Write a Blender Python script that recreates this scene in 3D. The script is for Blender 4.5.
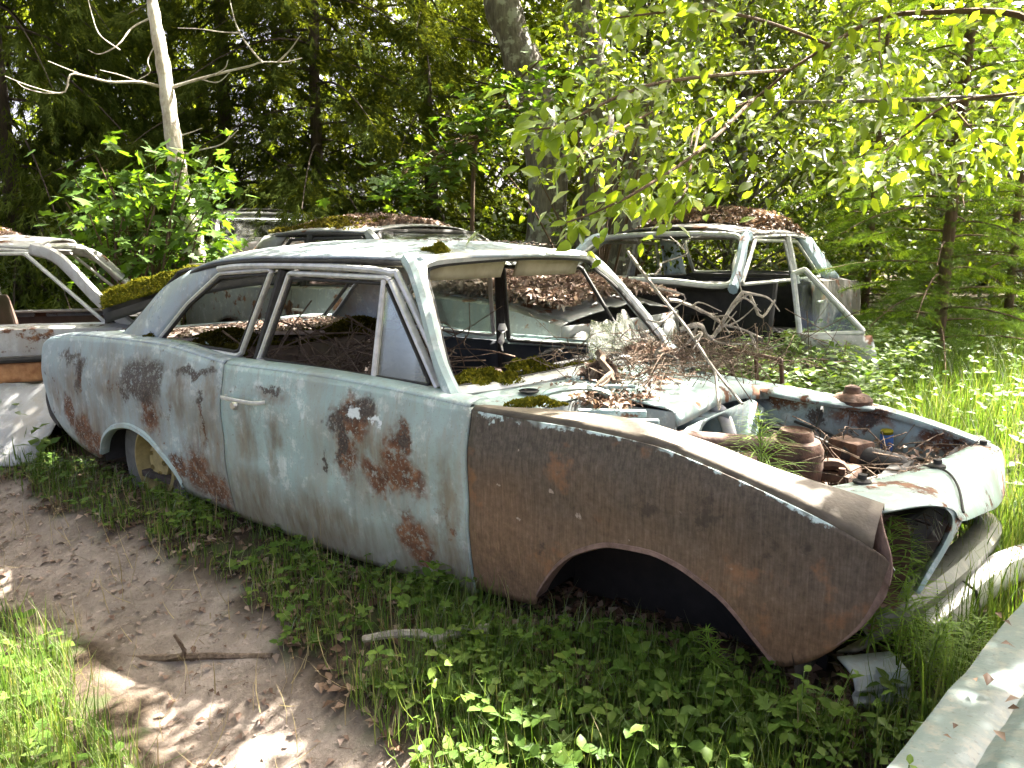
import bpy, bmesh, math, random
import numpy as np
from mathutils import Vector, Matrix

for _o in list(bpy.data.objects):
    bpy.data.objects.remove(_o)
scene = bpy.context.scene
COL = scene.collection
rng = np.random.default_rng(7)
random.seed(7)

# ------------------------------------------------------------------ camera
CAM = np.array([0.9714, -2.6080, 1.4137])
CR = np.array([[0.80095, 0.59872, -0.00444], [-0.09821, 0.13870, 0.98545], [0.59062, -0.78886, 0.16989]])
cam_data = bpy.data.cameras.new('camera')
cam = bpy.data.objects.new('camera', cam_data)
COL.objects.link(cam)
_m = Matrix([[CR[0][i], CR[1][i], CR[2][i], CAM[i]] for i in range(3)] + [[0, 0, 0, 1]])
cam.matrix_world = _m
cam_data.sensor_width = 36
cam_data.lens = 27.035
cam_data.clip_start = 0.05
cam_data.clip_end = 600
scene.camera = cam

# ------------------------------------------------------------------ light
SUN_EL = math.radians(57)
SUN_AZ = math.atan2(0.90, 0.22)          # direction (x, y) towards the sun
sun_dir = np.array([math.cos(SUN_EL) * math.cos(SUN_AZ), math.cos(SUN_EL) * math.sin(SUN_AZ), math.sin(SUN_EL)])
world = bpy.data.worlds.new('World')
scene.world = world
world.use_nodes = True
_nt = world.node_tree
_bg = _nt.nodes['Background']
_sky = _nt.nodes.new('ShaderNodeTexSky')
_sky.sky_type = 'NISHITA'
_sky.sun_disc = False
_sky.sun_elevation = SUN_EL
_sky.sun_rotation = math.pi / 2 - SUN_AZ
_sky.air_density = 0.22
_sky.dust_density = 8.5
_sky.ozone_density = 0.0
_nt.links.new(_sky.outputs[0], _bg.inputs[0])
_bg.inputs[1].default_value = 0.10
_sl = bpy.data.lights.new('sun', 'SUN')
_sl.energy = 4.5
_sl.angle = math.radians(0.53)
_sl.color = (1.0, 0.94, 0.84)
sun = bpy.data.objects.new('sun', _sl)
COL.objects.link(sun)
sun.rotation_euler = Vector(sun_dir).to_track_quat('Z', 'Y').to_euler()
sun.location = (0, 8, 20)
scene.view_settings.view_transform = 'Standard'
scene.view_settings.look = 'None'
scene.view_settings.exposure = 3.93
scene.view_settings.gamma = 1.0
scene.view_settings.use_curve_mapping = False
scene.render.engine = 'CYCLES'
cy = scene.cycles
cy.max_bounces = 8
cy.diffuse_bounces = 4
cy.glossy_bounces = 3
cy.transmission_bounces = 5
cy.transparent_max_bounces = 8
cy.caustics_reflective = False
cy.caustics_refractive = False
cy.sample_clamp_indirect = 4.0
cy.use_denoising = True


# ------------------------------------------------------------------ helpers
def at(u, v, t):
    """point of the place seen at photo position (u, v), t metres deep"""
    d = np.array([(u - 512) / 769., -(v - 384) / 769., -1.]) @ CR
    return CAM + d * t


def V3(p):
    return np.array(p, float)


def herm(kx, kv, x):
    """smooth interpolation through knots (values may be vectors)"""
    kx = np.asarray(kx, float); kv = np.asarray(kv, float)
    if kx[0] > kx[-1]:
        kx = kx[::-1]; kv = kv[::-1]
    x = np.clip(np.asarray(x, float), kx[0], kx[-1])
    d = np.diff(kv, axis=0) / (np.diff(kx) if kv.ndim == 1 else np.diff(kx)[:, None])
    m = np.empty_like(kv)
    m[0] = d[0]; m[-1] = d[-1]
    if len(kx) > 2:
        m[1:-1] = np.where(d[:-1] * d[1:] > 0, 2 * d[:-1] * d[1:] / (d[:-1] + d[1:] + 1e-12 * np.sign(d[:-1] + d[1:] + 1e-20)), 0) if kv.ndim == 1 else .5 * (d[:-1] + d[1:])
    i = np.clip(np.searchsorted(kx, x) - 1, 0, len(kx) - 2)
    h = kx[i + 1] - kx[i]
    t = (x - kx[i]) / h
    if kv.ndim > 1:
        t = t[..., None]; h = h[..., None]
    return ((2 * t**3 - 3 * t**2 + 1) * kv[i] + (t**3 - 2 * t**2 + t) * h * m[i]
            + (-2 * t**3 + 3 * t**2) * kv[i + 1] + (t**3 - t**2) * h * m[i + 1])


def curve(pts, n, closed=False):
    """Catmull-Rom through pts"""
    p = np.array(pts, float)
    if closed:
        p = np.vstack([p[-1:], p, p[:2]])
    else:
        p = np.vstack([2 * p[:1] - p[1:2], p, 2 * p[-1:] - p[-2:-1]])
    seg = len(p) - 3
    ts = np.linspace(0, seg, n, endpoint=not closed)
    i = np.minimum(ts.astype(int), seg - 1)
    t = (ts - i)[:, None]
    a, b, c, d = p[i], p[i + 1], p[i + 2], p[i + 3]
    return .5 * (2 * b + (c - a) * t + (2 * a - 5 * b + 4 * c - d) * t**2 + (3 * b - a - 3 * c + d) * t**3)


class Geo:
    """collects shapes of one part"""
    def __init__(s):
        s.v = []; s.f = []; s.uv = {}

    def add(s, verts, faces):
        o = len(s.v)
        s.v.extend([tuple(map(float, p)) for p in verts])
        s.f.extend([tuple(o + i for i in f) for f in faces])
        return s

    def grid(s, P, closed_v=False):
        P = np.asarray(P, float)
        nu, nv = P.shape[:2]
        o = len(s.v)
        s.v.extend(map(tuple, P.reshape(-1, 3).tolist()))
        for i in range(nu):
            for j in range(nv):
                s.uv[o + i * nv + j] = (i / (nu - 1), j / (nv - 1))
        for i in range(nu - 1):
            for j in range(nv - 1 + (1 if closed_v else 0)):
                j2 = (j + 1) % nv
                s.f.append((o + i * nv + j, o + (i + 1) * nv + j, o + (i + 1) * nv + j2, o + i * nv + j2))
        return s

    def box(s, c, size, rot=None, bev=0.0):
        c = V3(c); h = V3(size) / 2
        if bev > 0:
            bm = bmesh.new()
            bmesh.ops.create_cube(bm, size=1)
            for v in bm.verts:
                v.co = Vector(v.co[k] * size[k] for k in range(3))
            bmesh.ops.bevel(bm, geom=bm.edges[:], offset=bev, segments=2, affect='EDGES', profile=.6)
            vs = np.array([v.co[:] for v in bm.verts]); fs = [[v.index for v in f.verts] for f in bm.faces]
            bm.free()
        else:
            vs = np.array([[x, y, z] for x in (-1, 1) for y in (-1, 1) for z in (-1, 1)]) * h
            fs = [(0, 1, 3, 2), (4, 6, 7, 5), (0, 4, 5, 1), (2, 3, 7, 6), (0, 2, 6, 4), (1, 5, 7, 3)]
        if rot is not None:
            vs = vs @ np.array(rot).T
        return s.add(vs + c, fs)

    def tube(s, pts, r, n=8, closed=False, flat=1.0, cap=True, up=(0, 0, 1)):
        p = np.asarray(pts, float); k = len(p)
        r = np.broadcast_to(np.asarray(r, float), (k,))
        tan = np.gradient(p, axis=0) if not closed else np.roll(p, -1, 0) - np.roll(p, 1, 0)
        tan /= np.linalg.norm(tan, axis=1)[:, None] + 1e-12
        up = V3(up)
        a = np.cross(tan, up); la = np.linalg.norm(a, axis=1)
        a[la < 1e-3] = np.cross(tan[la < 1e-3], V3((1, .2, 0))) if (la < 1e-3).any() else a[la < 1e-3]
        a /= np.linalg.norm(a, axis=1)[:, None] + 1e-12
        b = np.cross(a, tan)
        th = np.linspace(0, 2 * math.pi, n, endpoint=False)
        P = p[:, None] + r[:, None, None] * (a[:, None] * np.cos(th)[None, :, None] + flat * b[:, None] * np.sin(th)[None, :, None])
        o = len(s.v)
        s.v.extend(map(tuple, P.reshape(-1, 3).tolist()))
        for i in range(k if closed else k - 1):
            i2 = (i + 1) % k
            for j in range(n):
                j2 = (j + 1) % n
                s.f.append((o + i * n + j, o + i * n + j2, o + i2 * n + j2, o + i2 * n + j))
        if cap and not closed:
            s.f.append(tuple(o + j for j in range(n))[::-1])
            s.f.append(tuple(o + (k - 1) * n + j for j in range(n)))
        return s

    def lathe(s, prof, c, axis=(0, 0, 1), n=24):
        """prof: list of (radius, height along axis)"""
        ax = V3(axis); ax /= np.linalg.norm(ax)
        a = np.cross(ax, (1, 0, 0) if abs(ax[0]) < .8 else (0, 1, 0)); a /= np.linalg.norm(a)
        b = np.cross(ax, a)
        th = np.linspace(0, 2 * math.pi, n, endpoint=False)
        ring = a[None] * np.cos(th)[:, None] + b[None] * np.sin(th)[:, None]
        P = np.array([V3(c) + ax * h + ring * r for r, h in prof])
        return s.grid(P, closed_v=True)


def base_of(o):
    b = np.zeros(3)
    while o is not None:
        b = b + np.array(o.location); o = o.parent
    return b


def obj(name, geo, mat, parent=None, smooth=True, solid=0.0, off=0.0, label=None, world=True, bevel=0.0):
    me = bpy.data.meshes.new(name)
    v = np.array(geo.v, float)
    if parent is not None and world:
        v = v - base_of(parent)
    me.from_pydata(v.tolist(), [], geo.f)
    if geo.uv:
        uvl = me.uv_layers.new(name='uv')
        lv = np.empty(len(me.loops), dtype=np.int32)
        me.loops.foreach_get('vertex_index', lv)
        uvs = np.array([geo.uv.get(i, (0, 0)) for i in range(len(v))])
        uvl.data.foreach_set('uv', uvs[lv].astype(np.float32).ravel())
    me.materials.append(mat)
    if smooth:
        me.polygons.foreach_set('use_smooth', np.ones(len(me.polygons), dtype=bool))
    me.update()
    if smooth:
        try:
            me.set_sharp_from_angle(angle=math.radians(42))
        except Exception:
            pass
    o = bpy.data.objects.new(name, me)
    COL.objects.link(o)
    o.parent = parent
    if solid:
        md = o.modifiers.new('thickness', 'SOLIDIFY')
        md.thickness = solid; md.offset = off
    if label:
        o['label'] = label
    return o


def tag(o, label=None, cat=None, group=None, kind=None):
    for k, val in (('label', label), ('category', cat), ('group', group), ('kind', kind)):
        if val:
            o[k] = val
    return o


def thing(name, label, cat, loc=(0, 0, 0), rz=0.0, group=None):
    o = bpy.data.objects.new(name, None)
    COL.objects.link(o)
    o.empty_display_size = .2
    o.location = tuple(float(a) for a in loc); o.rotation_euler = (0, 0, rz)
    return tag(o, label, cat, group)


def raw_obj(name, V, F, mat, parent=None, smooth=False, world=True):
    """fast mesh from arrays; F (n,k) all the same size"""
    V = np.asarray(V, np.float32)
    if parent is not None and world:
        V = (V - base_of(parent)).astype(np.float32)
    F = np.asarray(F, np.int32)
    me = bpy.data.meshes.new(name)
    k = F.shape[1]
    me.vertices.add(len(V)); me.vertices.foreach_set('co', V.ravel())
    me.loops.add(F.size); me.loops.foreach_set('vertex_index', F.ravel())
    me.polygons.add(len(F))
    me.polygons.foreach_set('loop_start', np.arange(0, F.size, k, dtype=np.int32))
    try:
        me.polygons.foreach_set('loop_total', np.full(len(F), k, np.int32))
    except Exception:
        pass
    if smooth:
        me.polygons.foreach_set('use_smooth', np.ones(len(F), dtype=bool))
    me.materials.append(mat)
    me.update(calc_edges=True)
    o = bpy.data.objects.new(name, me)
    COL.objects.link(o)
    o.parent = parent
    return o


def rots(yaw, pitch, roll):
    """local +y is the length axis, +z the face normal"""
    yaw, pitch, roll = map(np.asarray, (yaw, pitch, roll))
    cy_, sy = np.cos(yaw), np.sin(yaw); cp, sp = np.cos(pitch), np.sin(pitch); cr, sr = np.cos(roll), np.sin(roll)
    z = np.zeros_like(yaw * 1.0); o = z + 1
    Rz = np.stack([np.stack([cy_, -sy, z], -1), np.stack([sy, cy_, z], -1), np.stack([z, z, o], -1)], -2)
    Rx = np.stack([np.stack([o, z, z], -1), np.stack([z, cp, -sp], -1), np.stack([z, sp, cp], -1)], -2)
    Ry = np.stack([np.stack([cr, z, sr], -1), np.stack([z, o, z], -1), np.stack([-sr, z, cr], -1)], -2)
    return Rz @ Rx @ Ry


def dir_rots(d, roll):
    """rotation taking +y to direction d"""
    d = d / (np.linalg.norm(d, axis=1)[:, None] + 1e-9)
    yaw = np.arctan2(-d[:, 0], d[:, 1]); pitch = np.arcsin(np.clip(d[:, 2], -1, 1))
    return rots(yaw, pitch, roll)


def scatter(tv, tf, pos, R, sc):
    tv = np.asarray(tv, float); tf = np.asarray(tf)
    pos = np.asarray(pos, float); n = len(pos)
    sc = np.asarray(sc, float)
    if sc.ndim == 1:
        sc = sc[:, None]
    loc = tv[None] * (sc[:, None, :] if sc.shape[1] == 3 else sc[:, None])
    V = pos[:, None] + np.einsum('nij,nkj->nki', R, loc)
    F = tf[None] + (np.arange(n) * len(tv))[:, None, None]
    return V.reshape(-1, 3), F.reshape(-1, tf.shape[1])


def join(*vf):
    V = []; F = []; o = 0
    for v, f in vf:
        V.append(v); F.append(f + o); o += len(v)
    return np.vstack(V), np.vstack(F)


# leaf and blade templates (length along +y, unit length)
LEAF8 = (np.array([[0, 0, 0], [-.25, .3, .07], [0, .34, 0], [.25, .3, .07], [-.21, .66, .04], [0, .68, -.03], [.21, .66, .04], [0, 1, -.1]]),
         np.array([[0, 2, 1], [0, 3, 2], [1, 2, 5], [1, 5, 4], [2, 3, 6], [2, 6, 5], [4, 5, 7], [5, 6, 7]]))
LEAF4 = (np.array([[0, 0, 0], [-.27, .45, .07], [0, .5, 0], [.27, .45, .07], [0, 1, -.08]]),
         np.array([[0, 2, 1], [0, 3, 2], [1, 2, 4], [2, 3, 4]]))
LEAF2 = (np.array([[0, 0, 0], [-.3, .5, .06], [.3, .5, .06], [0, 1, -.05]]), np.array([[0, 2, 1], [1, 2, 3]]))
BLADE = (np.array([[-.5, 0, 0], [.5, 0, 0], [-.42, .4, .03], [.42, .4, .03], [-.25, .75, .14], [.25, .75, .14], [0, 1, .3]]),
         np.array([[0, 1, 3], [0, 3, 2], [2, 3, 5], [2, 5, 4], [4, 5, 6]]))
_sp = []; _sf = []
for _k, (_y0, _an, _l, _zz) in enumerate([(.0, 0, 1.0, 0), (.1, .7, .5, .05), (.1, -.7, .5, -.03), (.35, .6, .45, -.06), (.35, -.6, .45, .04), (.2, .2, .6, .15), (.2, -.15, .6, -.16)]):
    _d = np.array([math.sin(_an), math.cos(_an), 0]); _n = np.array([_d[1], -_d[0], 0])
    _b = np.array([0, _y0, 0])
    _sp += [_b - _n * .028, _b + _n * .028, _b + _d * _l + np.array([0, 0, _zz])]
    _sf.append([3 * _k, 3 * _k + 1, 3 * _k + 2])
SPRAY = (np.array(_sp), np.array(_sf))
# a twig with real needles on both sides for near conifers
_sp = []; _sf = []
for _k in range(18):
    _y = .05 + .9 * _k / 18; _sd = 1 if _k % 2 else -1
    _d = np.array([_sd * .16, .12, .05 * math.sin(_k * 2.1)]); _b = np.array([0, _y, 0])
    _n = np.array([-.12, _sd * .16, 0]); _n = _n / np.linalg.norm(_n) * .012
    _sp += [_b - _n, _b + _n, _b + _d]; _sf.append([3 * _k, 3 * _k + 1, 3 * _k + 2])
_sp += [np.array([-.008, 0, 0]), np.array([.008, 0, 0]), np.array([0, 1, 0])]; _sf.append([54, 55, 56])
NEEDLE_TWIG = (np.array(_sp), np.array(_sf))
# palmate (maple like) leaf
_an = np.linspace(-2.5, 2.5, 21)
_rr = np.array([.18, .42, .26, .45, .62, .40, .34, .60, .80, .52, .55, 1.0][:11] + [1.0] + [.55, .52, .80, .60, .34, .40, .62, .45, .26, .42][:9])
_pv = [np.array([0, 0, 0])] + [np.array([math.sin(a) * r * .62, math.cos(a) * r * .62 + .22, .10 * abs(math.sin(a)) * r - .06 * r]) for a, r in zip(_an, _rr)]
MAPLE = (np.array(_pv), np.array([[0, i + 2, i + 1] for i in range(20)]))


def fbm(x, y, s=1.0, seed=0):
    """cheap smooth pseudo noise"""
    r = np.random.default_rng(seed)
    out = 0
    for k in range(7):
        a = r.uniform(0, 6.28); f = s * (1.6 ** k) * r.uniform(.8, 1.2)
        out = out + np.sin((x * math.cos(a) + y * math.sin(a)) * f + r.uniform(0, 6.28)) / (1.45 ** k)
    return out / 2.6


def sstep(a, b, x):
    t = np.clip((x - a) / (b - a), 0, 1)
    return t * t * (3 - 2 * t)


PU = ([-30, -3.9, -2, -1.2, -.66, -.29, .2, 1, 3], [-1.0, -1.02, -1.04, -1.08, -1.2, -1.34, -1.62, -2.3, -5])
PL = ([-30, -4, -2.3, -1.7, -1.26, -.82, 0, 1, 3], [-1.75, -1.64, -1.6, -1.54, -1.6, -1.74, -2.15, -3.1, -6.5])


def path_mask(x, y):
    wob = .10 * fbm(x, y, 5., 3) + .05 * fbm(x, y, 17., 4)
    u = np.interp(x, *PU) + wob; l = np.interp(x, *PL) + wob
    return sstep(0, .12, u - y) * sstep(0, .12, y - l)


def G(x, y):
    x = np.asarray(x, float); y = np.asarray(y, float)
    z = .05 + .21 * sstep(-1.65, -.85, y) + .05 * sstep(-1.7, -2.3, y) + .12 * sstep(1.5, 12, y)
    z = z + .018 * fbm(x, y, 2.2, 1) + .02 * fbm(x, y, .5, 2)
    far = sstep(14, 60, np.hypot(x, y))
    return z + far * 1.5 * (1 + fbm(x, y, .06, 5)) * .6


def zg(x, y):
    return float(G(x, y))


# ------------------------------------------------------------------ materials
class M:
    def __init__(s, name):
        s.m = bpy.data.materials.new(name)
        s.m.use_nodes = True
        s.t = s.m.node_tree
        s.t.nodes.clear()
        s.out = s.t.nodes.new('ShaderNodeOutputMaterial')

    def put(s, sock, val):
        if isinstance(val, bpy.types.NodeSocket):
            s.t.links.new(val, sock)
        elif val is not None:
            if isinstance(val, (tuple, list)) and len(val) == 3 and sock.type == 'RGBA':
                val = (*val, 1)
            sock.default_value = val

    def n(s, kind, ins=None, **props):
        nd = s.t.nodes.new('ShaderNode' + kind)
        for k, v in props.items():
            setattr(nd, k, v)
        for k, v in (ins or {}).items():
            s.put(nd.inputs[k], v)
        return nd

    def co(s, kind='Object', scale=None, loc=None):
        c = s.n('TexCoord').outputs[kind]
        if scale is not None or loc is not None:
            c = s.n('Mapping', {'Vector': c, 'Scale': scale or (1, 1, 1), 'Location': loc or (0, 0, 0)}).outputs[0]
        return c

    def noise(s, scale, detail=4, vec=None, rough=.55, dist=0.0, color=False):
        nd = s.n('TexNoise', {'Scale': scale, 'Detail': detail, 'Roughness': rough, 'Distortion': dist, 'Vector': vec if vec is not None else s.co()})
        return nd.outputs[1 if color else 0]

    def mr(s, v, a, b, c=0.0, d=1.0):
        return s.n('MapRange', {0: v, 1: a, 2: b, 3: c, 4: d}, interpolation_type='SMOOTHSTEP').outputs[0]

    def ramp(s, fac, stops):
        nd = s.n('ValToRGB', {0: fac})
        el = nd.color_ramp.elements
        while len(el) < len(stops):
            el.new(.5)
        for e, (p, c) in zip(el, stops):
            e.position = p; e.color = (*c, 1)
        return nd.outputs[0]

    def mix(s, f, a, b, blend='MIX'):
        nd = s.n('Mix', data_type='RGBA', blend_type=blend)
        s.put(nd.inputs[0], f); s.put(nd.inputs[6], a); s.put(nd.inputs[7], b)
        return nd.outputs[2]

    def math(s, op, a, b=None):
        nd = s.n('Math', operation=op)
        s.put(nd.inputs[0], a)
        if b is not None:
            s.put(nd.inputs[1], b)
        return nd.outputs[0]

    def bump(s, h, strength=.3, dist=.01):
        return s.n('Bump', {'Height': h, 'Strength': strength, 'Distance': dist}).outputs[0]

    def bsdf(s, base, rough=.6, metal=0.0, spec=.5, normal=None, **kw):
        ins = {'Base Color': base, 'Roughness': rough, 'Metallic': metal, 'Specular IOR Level': spec}
        if normal is not None:
            ins['Normal'] = normal
        ins.update(kw)
        return s.n('BsdfPrincipled', ins).outputs[0]

    def done(s, shader):
        s.t.links.new(shader, s.out.inputs[0])
        return s.m

    def spots(s, vec, lst, soft=.35):
        """union of soft edged ellipses in (x, z); lst (cx, cz, rx, rz)"""
        acc = None
        for cx, cz, rx, rz in lst:
            v = s.n('VectorMath', {0: vec, 1: (1 / rx, 0, 1 / rz), 2: (-cx / rx, 0, -cz / rz)}, operation='MULTIPLY_ADD').outputs[0]
            d = s.n('VectorMath', {0: v}, operation='LENGTH').outputs['Value']
            k = s.mr(d, 1.0 + soft, 1.0 - soft, 0.0, 1.0)
            acc = k if acc is None else s.math('MAXIMUM', acc, k)
        return acc


CB = np.array([-1.5, 0.0, 0.27])      # base of the main car


def sp(cx, cz, rx, rz):
    return (cx - CB[0], cz - CB[2], rx, rz)


def paint(name, base, dark=(.20, .19, .16), rust_amt=.57, spots_dark=(), spots_rust=(), spots_bare=(), spots_stain=(), grime=.0, chalk=(.62, .66, .64), rough=.45):
    m = M(name)
    o = m.co()
    w = m.noise(9, 4, o, color=True)
    wv = m.n('VectorMath', {0: w, 1: (.16, .16, .16), 2: (-.08, -.08, -.08)}, operation='MULTIPLY_ADD').outputs[0]
    wc = m.n('VectorMath', {0: o, 1: wv}, operation='ADD').outputs[0]
    w2 = m.noise(45, 3, o, color=True)
    wv2 = m.n('VectorMath', {0: w2, 1: (.05, .05, .05), 2: (-.025, -.025, -.025)}, operation='MULTIPLY_ADD').outputs[0]
    wc = m.n('VectorMath', {0: wc, 1: wv2}, operation='ADD').outputs[0]
    streak = m.noise(1, 5, m.co(scale=(38, 38, 3.0)), .6)
    cloud = m.noise(3.2, 5, o)
    fine = m.noise(120, 2, o)
    col = m.mix(m.mr(cloud, .35, .7), base, tuple(c * .80 for c in base))
    col = m.mix(m.math('MULTIPLY', m.mr(m.noise(14, 6, o, .7), .52, .66), .55), col, chalk)
    col = m.mix(m.math('MULTIPLY', m.mr(streak, .46, .72), .75), col, tuple(.42 * c + .58 * d for c, d in zip(base, (.24, .215, .17))))
    col = m.mix(m.math('MULTIPLY', m.mr(fine, .60, .72), .5), col, dark)
    sep = m.n('SeparateXYZ', {0: o})
    if grime:
        h = m.math('ADD', sep.outputs[2], m.math('MULTIPLY', m.math('SUBTRACT', streak, .5), .35))
        col = m.mix(m.math('MULTIPLY', m.mr(h, .30, -.05), grime), col, (.17, .15, .10))
    stain = m.math('MULTIPLY', m.mr(m.noise(1, 6, m.co(scale=(7, 7, 2.2)), .65), .50, .68), .62)
    col = m.mix(stain, col, tuple(.35 * c + .65 * d for c, d in zip(base, (.20, .165, .12))))
    if spots_stain:
        a = m.spots(wc, spots_stain, .8)
        a = m.math('MULTIPLY', a, m.mr(m.noise(1, 6, m.co(scale=(26, 26, 9)), .65), .22, .62, .25, .9))
        col = m.mix(a, col, m.ramp(streak, [(.3, (.10, .075, .05)), (.7, (.20, .17, .125))]))
    rusty = m.ramp(m.noise(26, 5, o), [(.3, (.05, .025, .015)), (.55, (.13, .06, .03)), (.75, (.24, .13, .07))])
    rm = m.mr(m.noise(5.5, 7, o, .68), rust_amt + .06, rust_amt + .12)
    if spots_rust:
        a = m.spots(wc, spots_rust)
        a = m.math('MULTIPLY', a, m.mr(m.noise(22, 5, o, .7), .34, .46))
        a = m.math('MULTIPLY', a, m.mr(m.noise(85, 4, o, .7), .36, .46))
        rm = m.math('MAXIMUM', rm, a)
    col = m.mix(rm, col, rusty)
    bump_h = m.math('MULTIPLY', rm, -.6)
    if spots_dark:
        a = m.spots(wc, spots_dark)
        a = m.math('MULTIPLY', a, m.mr(m.noise(30, 5, o, .7), .36, .46))
        a = m.math('MULTIPLY', a, m.mr(m.noise(95, 4, o, .7), .36, .44))
        col = m.mix(a, col, m.ramp(fine, [(.3, (.03, .025, .022)), (.7, (.075, .06, .05))]))
        bump_h = m.math('SUBTRACT', bump_h, a)
    if spots_bare:
        a = m.spots(wc, spots_bare, .15)
        a = m.math('MULTIPLY', a, m.mr(m.noise(24, 4, o, .6), .36, .46))
        col = m.mix(a, col, (.55, .60, .60))
    bump_h = m.math('ADD', bump_h, m.math('MULTIPLY', fine, .35))
    bump_h = m.math('ADD', bump_h, m.math('MULTIPLY', m.noise(4, 2, o), 2.5))
    r = m.mix(rm, (rough,) * 3, (.9,) * 3)
    return m.done(m.bsdf(col, m.math('ADD', m.n('SeparateColor', {0: r}).outputs[0], m.math('MULTIPLY', m.math('SUBTRACT', cloud, .5), .3)), spec=.35, normal=m.bump(bump_h, .35, .004)))


MINT = (.30, .405, .395)
m_door = paint('weathered_mint_door', MINT, grime=1.0,
               spots_stain=[sp(-1.70, .70, .06, .15), sp(-1.52, .66, .04, .13), sp(-.95, .70, .24, .17), sp(-.70, .42, .20, .13), sp(-1.70, .42, .20, .15), sp(-1.3, .40, .3, .10), sp(-.62, .60, .06, .2), sp(-1.55, .86, .10, .03)],
               spots_dark=[sp(-1.06, .845, .065, .045), sp(-1.0, .865, .055, .05), sp(-1.15, .80, .04, .05), sp(-1.12, .73, .028, .09), sp(-1.22, .64, .012, .04), sp(-1.55, .885, .075, .012), sp(-.80, .80, .035, .04)],
               spots_rust=[sp(-1.10, .71, .055, .11), sp(-.93, .655, .10, .05), sp(-.82, .68, .085, .075), sp(-.80, .80, .05, .06), sp(-.79, .46, .075, .085), sp(-1.06, .83, .11, .09), sp(-.76, .40, .05, .06), sp(-.85, .74, .04, .09)],
               spots_bare=[sp(-1.04, .85, .05, .032), sp(-.93, .83, .03, .02)])
m_quarter = paint('weathered_mint_quarter', (.295, .375, .39), grime=1.0,
                  spots_stain=[sp(-2.45, .74, .13, .22), sp(-2.0, .58, .16, .26), sp(-3.08, .55, .26, .16), sp(-2.78, .80, .16, .14), sp(-3.2, .75, .12, .15), sp(-2.2, .80, .07, .16), sp(-3.45, .66, .1, .1), sp(-1.95, .85, .05, .1)],
                  spots_dark=[sp(-2.53, .83, .16, .10), sp(-2.42, .86, .10, .09), sp(-2.07, .905, .16, .022), sp(-3.12, .84, .06, .06), sp(-3.16, .74, .045, .035), sp(-2.02, .81, .02, .02), sp(-2.66, .75, .04, .04), sp(-3.25, .88, .1, .03)],
                  spots_rust=[sp(-3.16, .52, .12, .07), sp(-3.05, .44, .14, .07), sp(-2.45, .70, .08, .11), sp(-3.3, .60, .06, .08), sp(-2.1, .48, .1, .11), sp(-1.97, .40, .12, .07), sp(-3.12, .80, .03, .10), sp(-2.02, .70, .015, .10), sp(-2.25, .46, .07, .06)])
m_inner = paint('rust_eaten_inner_fender_paint', (.31, .42, .415), rust_amt=.58, rough=.5, spots_dark=[sp(.12, .74, .05, .02), sp(.32, .76, .06, .025), sp(.27, .69, .012, .012), sp(.52, .66, .014, .014), sp(.05, .50, .2, .05)], spots_rust=[sp(.3, .77, .12, .04), sp(.6, .70, .1, .04), sp(.0, .8, .1, .04)], spots_stain=[sp(.2, .6, .4, .12)])
m_mint = paint('chalky_mint_paint', (.33, .43, .425), rust_amt=.60, rough=.38)
m_roof = paint('sky_tinted_roof_paint', (.27, .33, .37), rust_amt=.60, rough=.30)  # blue of the sky's reflection mixed into the base colour
m_frontmint = paint('chipped_mint_paint', (.265, .365, .36), rust_amt=.50, rough=.42)
m_farwhite = paint('dull_white_paint', (.36, .37, .36), rust_amt=.51, chalk=(.48, .48, .46))
m_greyblue = paint('grey_blue_paint', (.30, .36, .37), rust_amt=.52)
m_dullgrey = paint('dull_grey_paint', (.17, .185, .18), rust_amt=.49, chalk=(.35, .36, .34))
m_valance = paint('grey_green_valance_paint', (.12, .13, .105), rust_amt=.49, chalk=(.22, .23, .19))
m_skyblue = paint('sky_blue_paint', (.32, .43, .52), rust_amt=.53)
m_darkcar = paint('dark_weathered_paint', (.075, .075, .075), rust_amt=.50, chalk=(.17, .165, .155))
m_yellow = paint('faded_yellow_paint', (.50, .42, .16), rust_amt=.56)
m_redcar = paint('faded_red_paint', (.30, .12, .09), rust_amt=.5)
m_sheet = paint('flattened_grey_sheet_paint', (.27, .28, .285), rust_amt=.56, chalk=(.42, .43, .43))
m_hoodnear = paint('foreground_pale_blue_paint', (.085, .118, .115), rust_amt=.60, dark=(.04, .042, .035), chalk=(.17, .205, .20))


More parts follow.
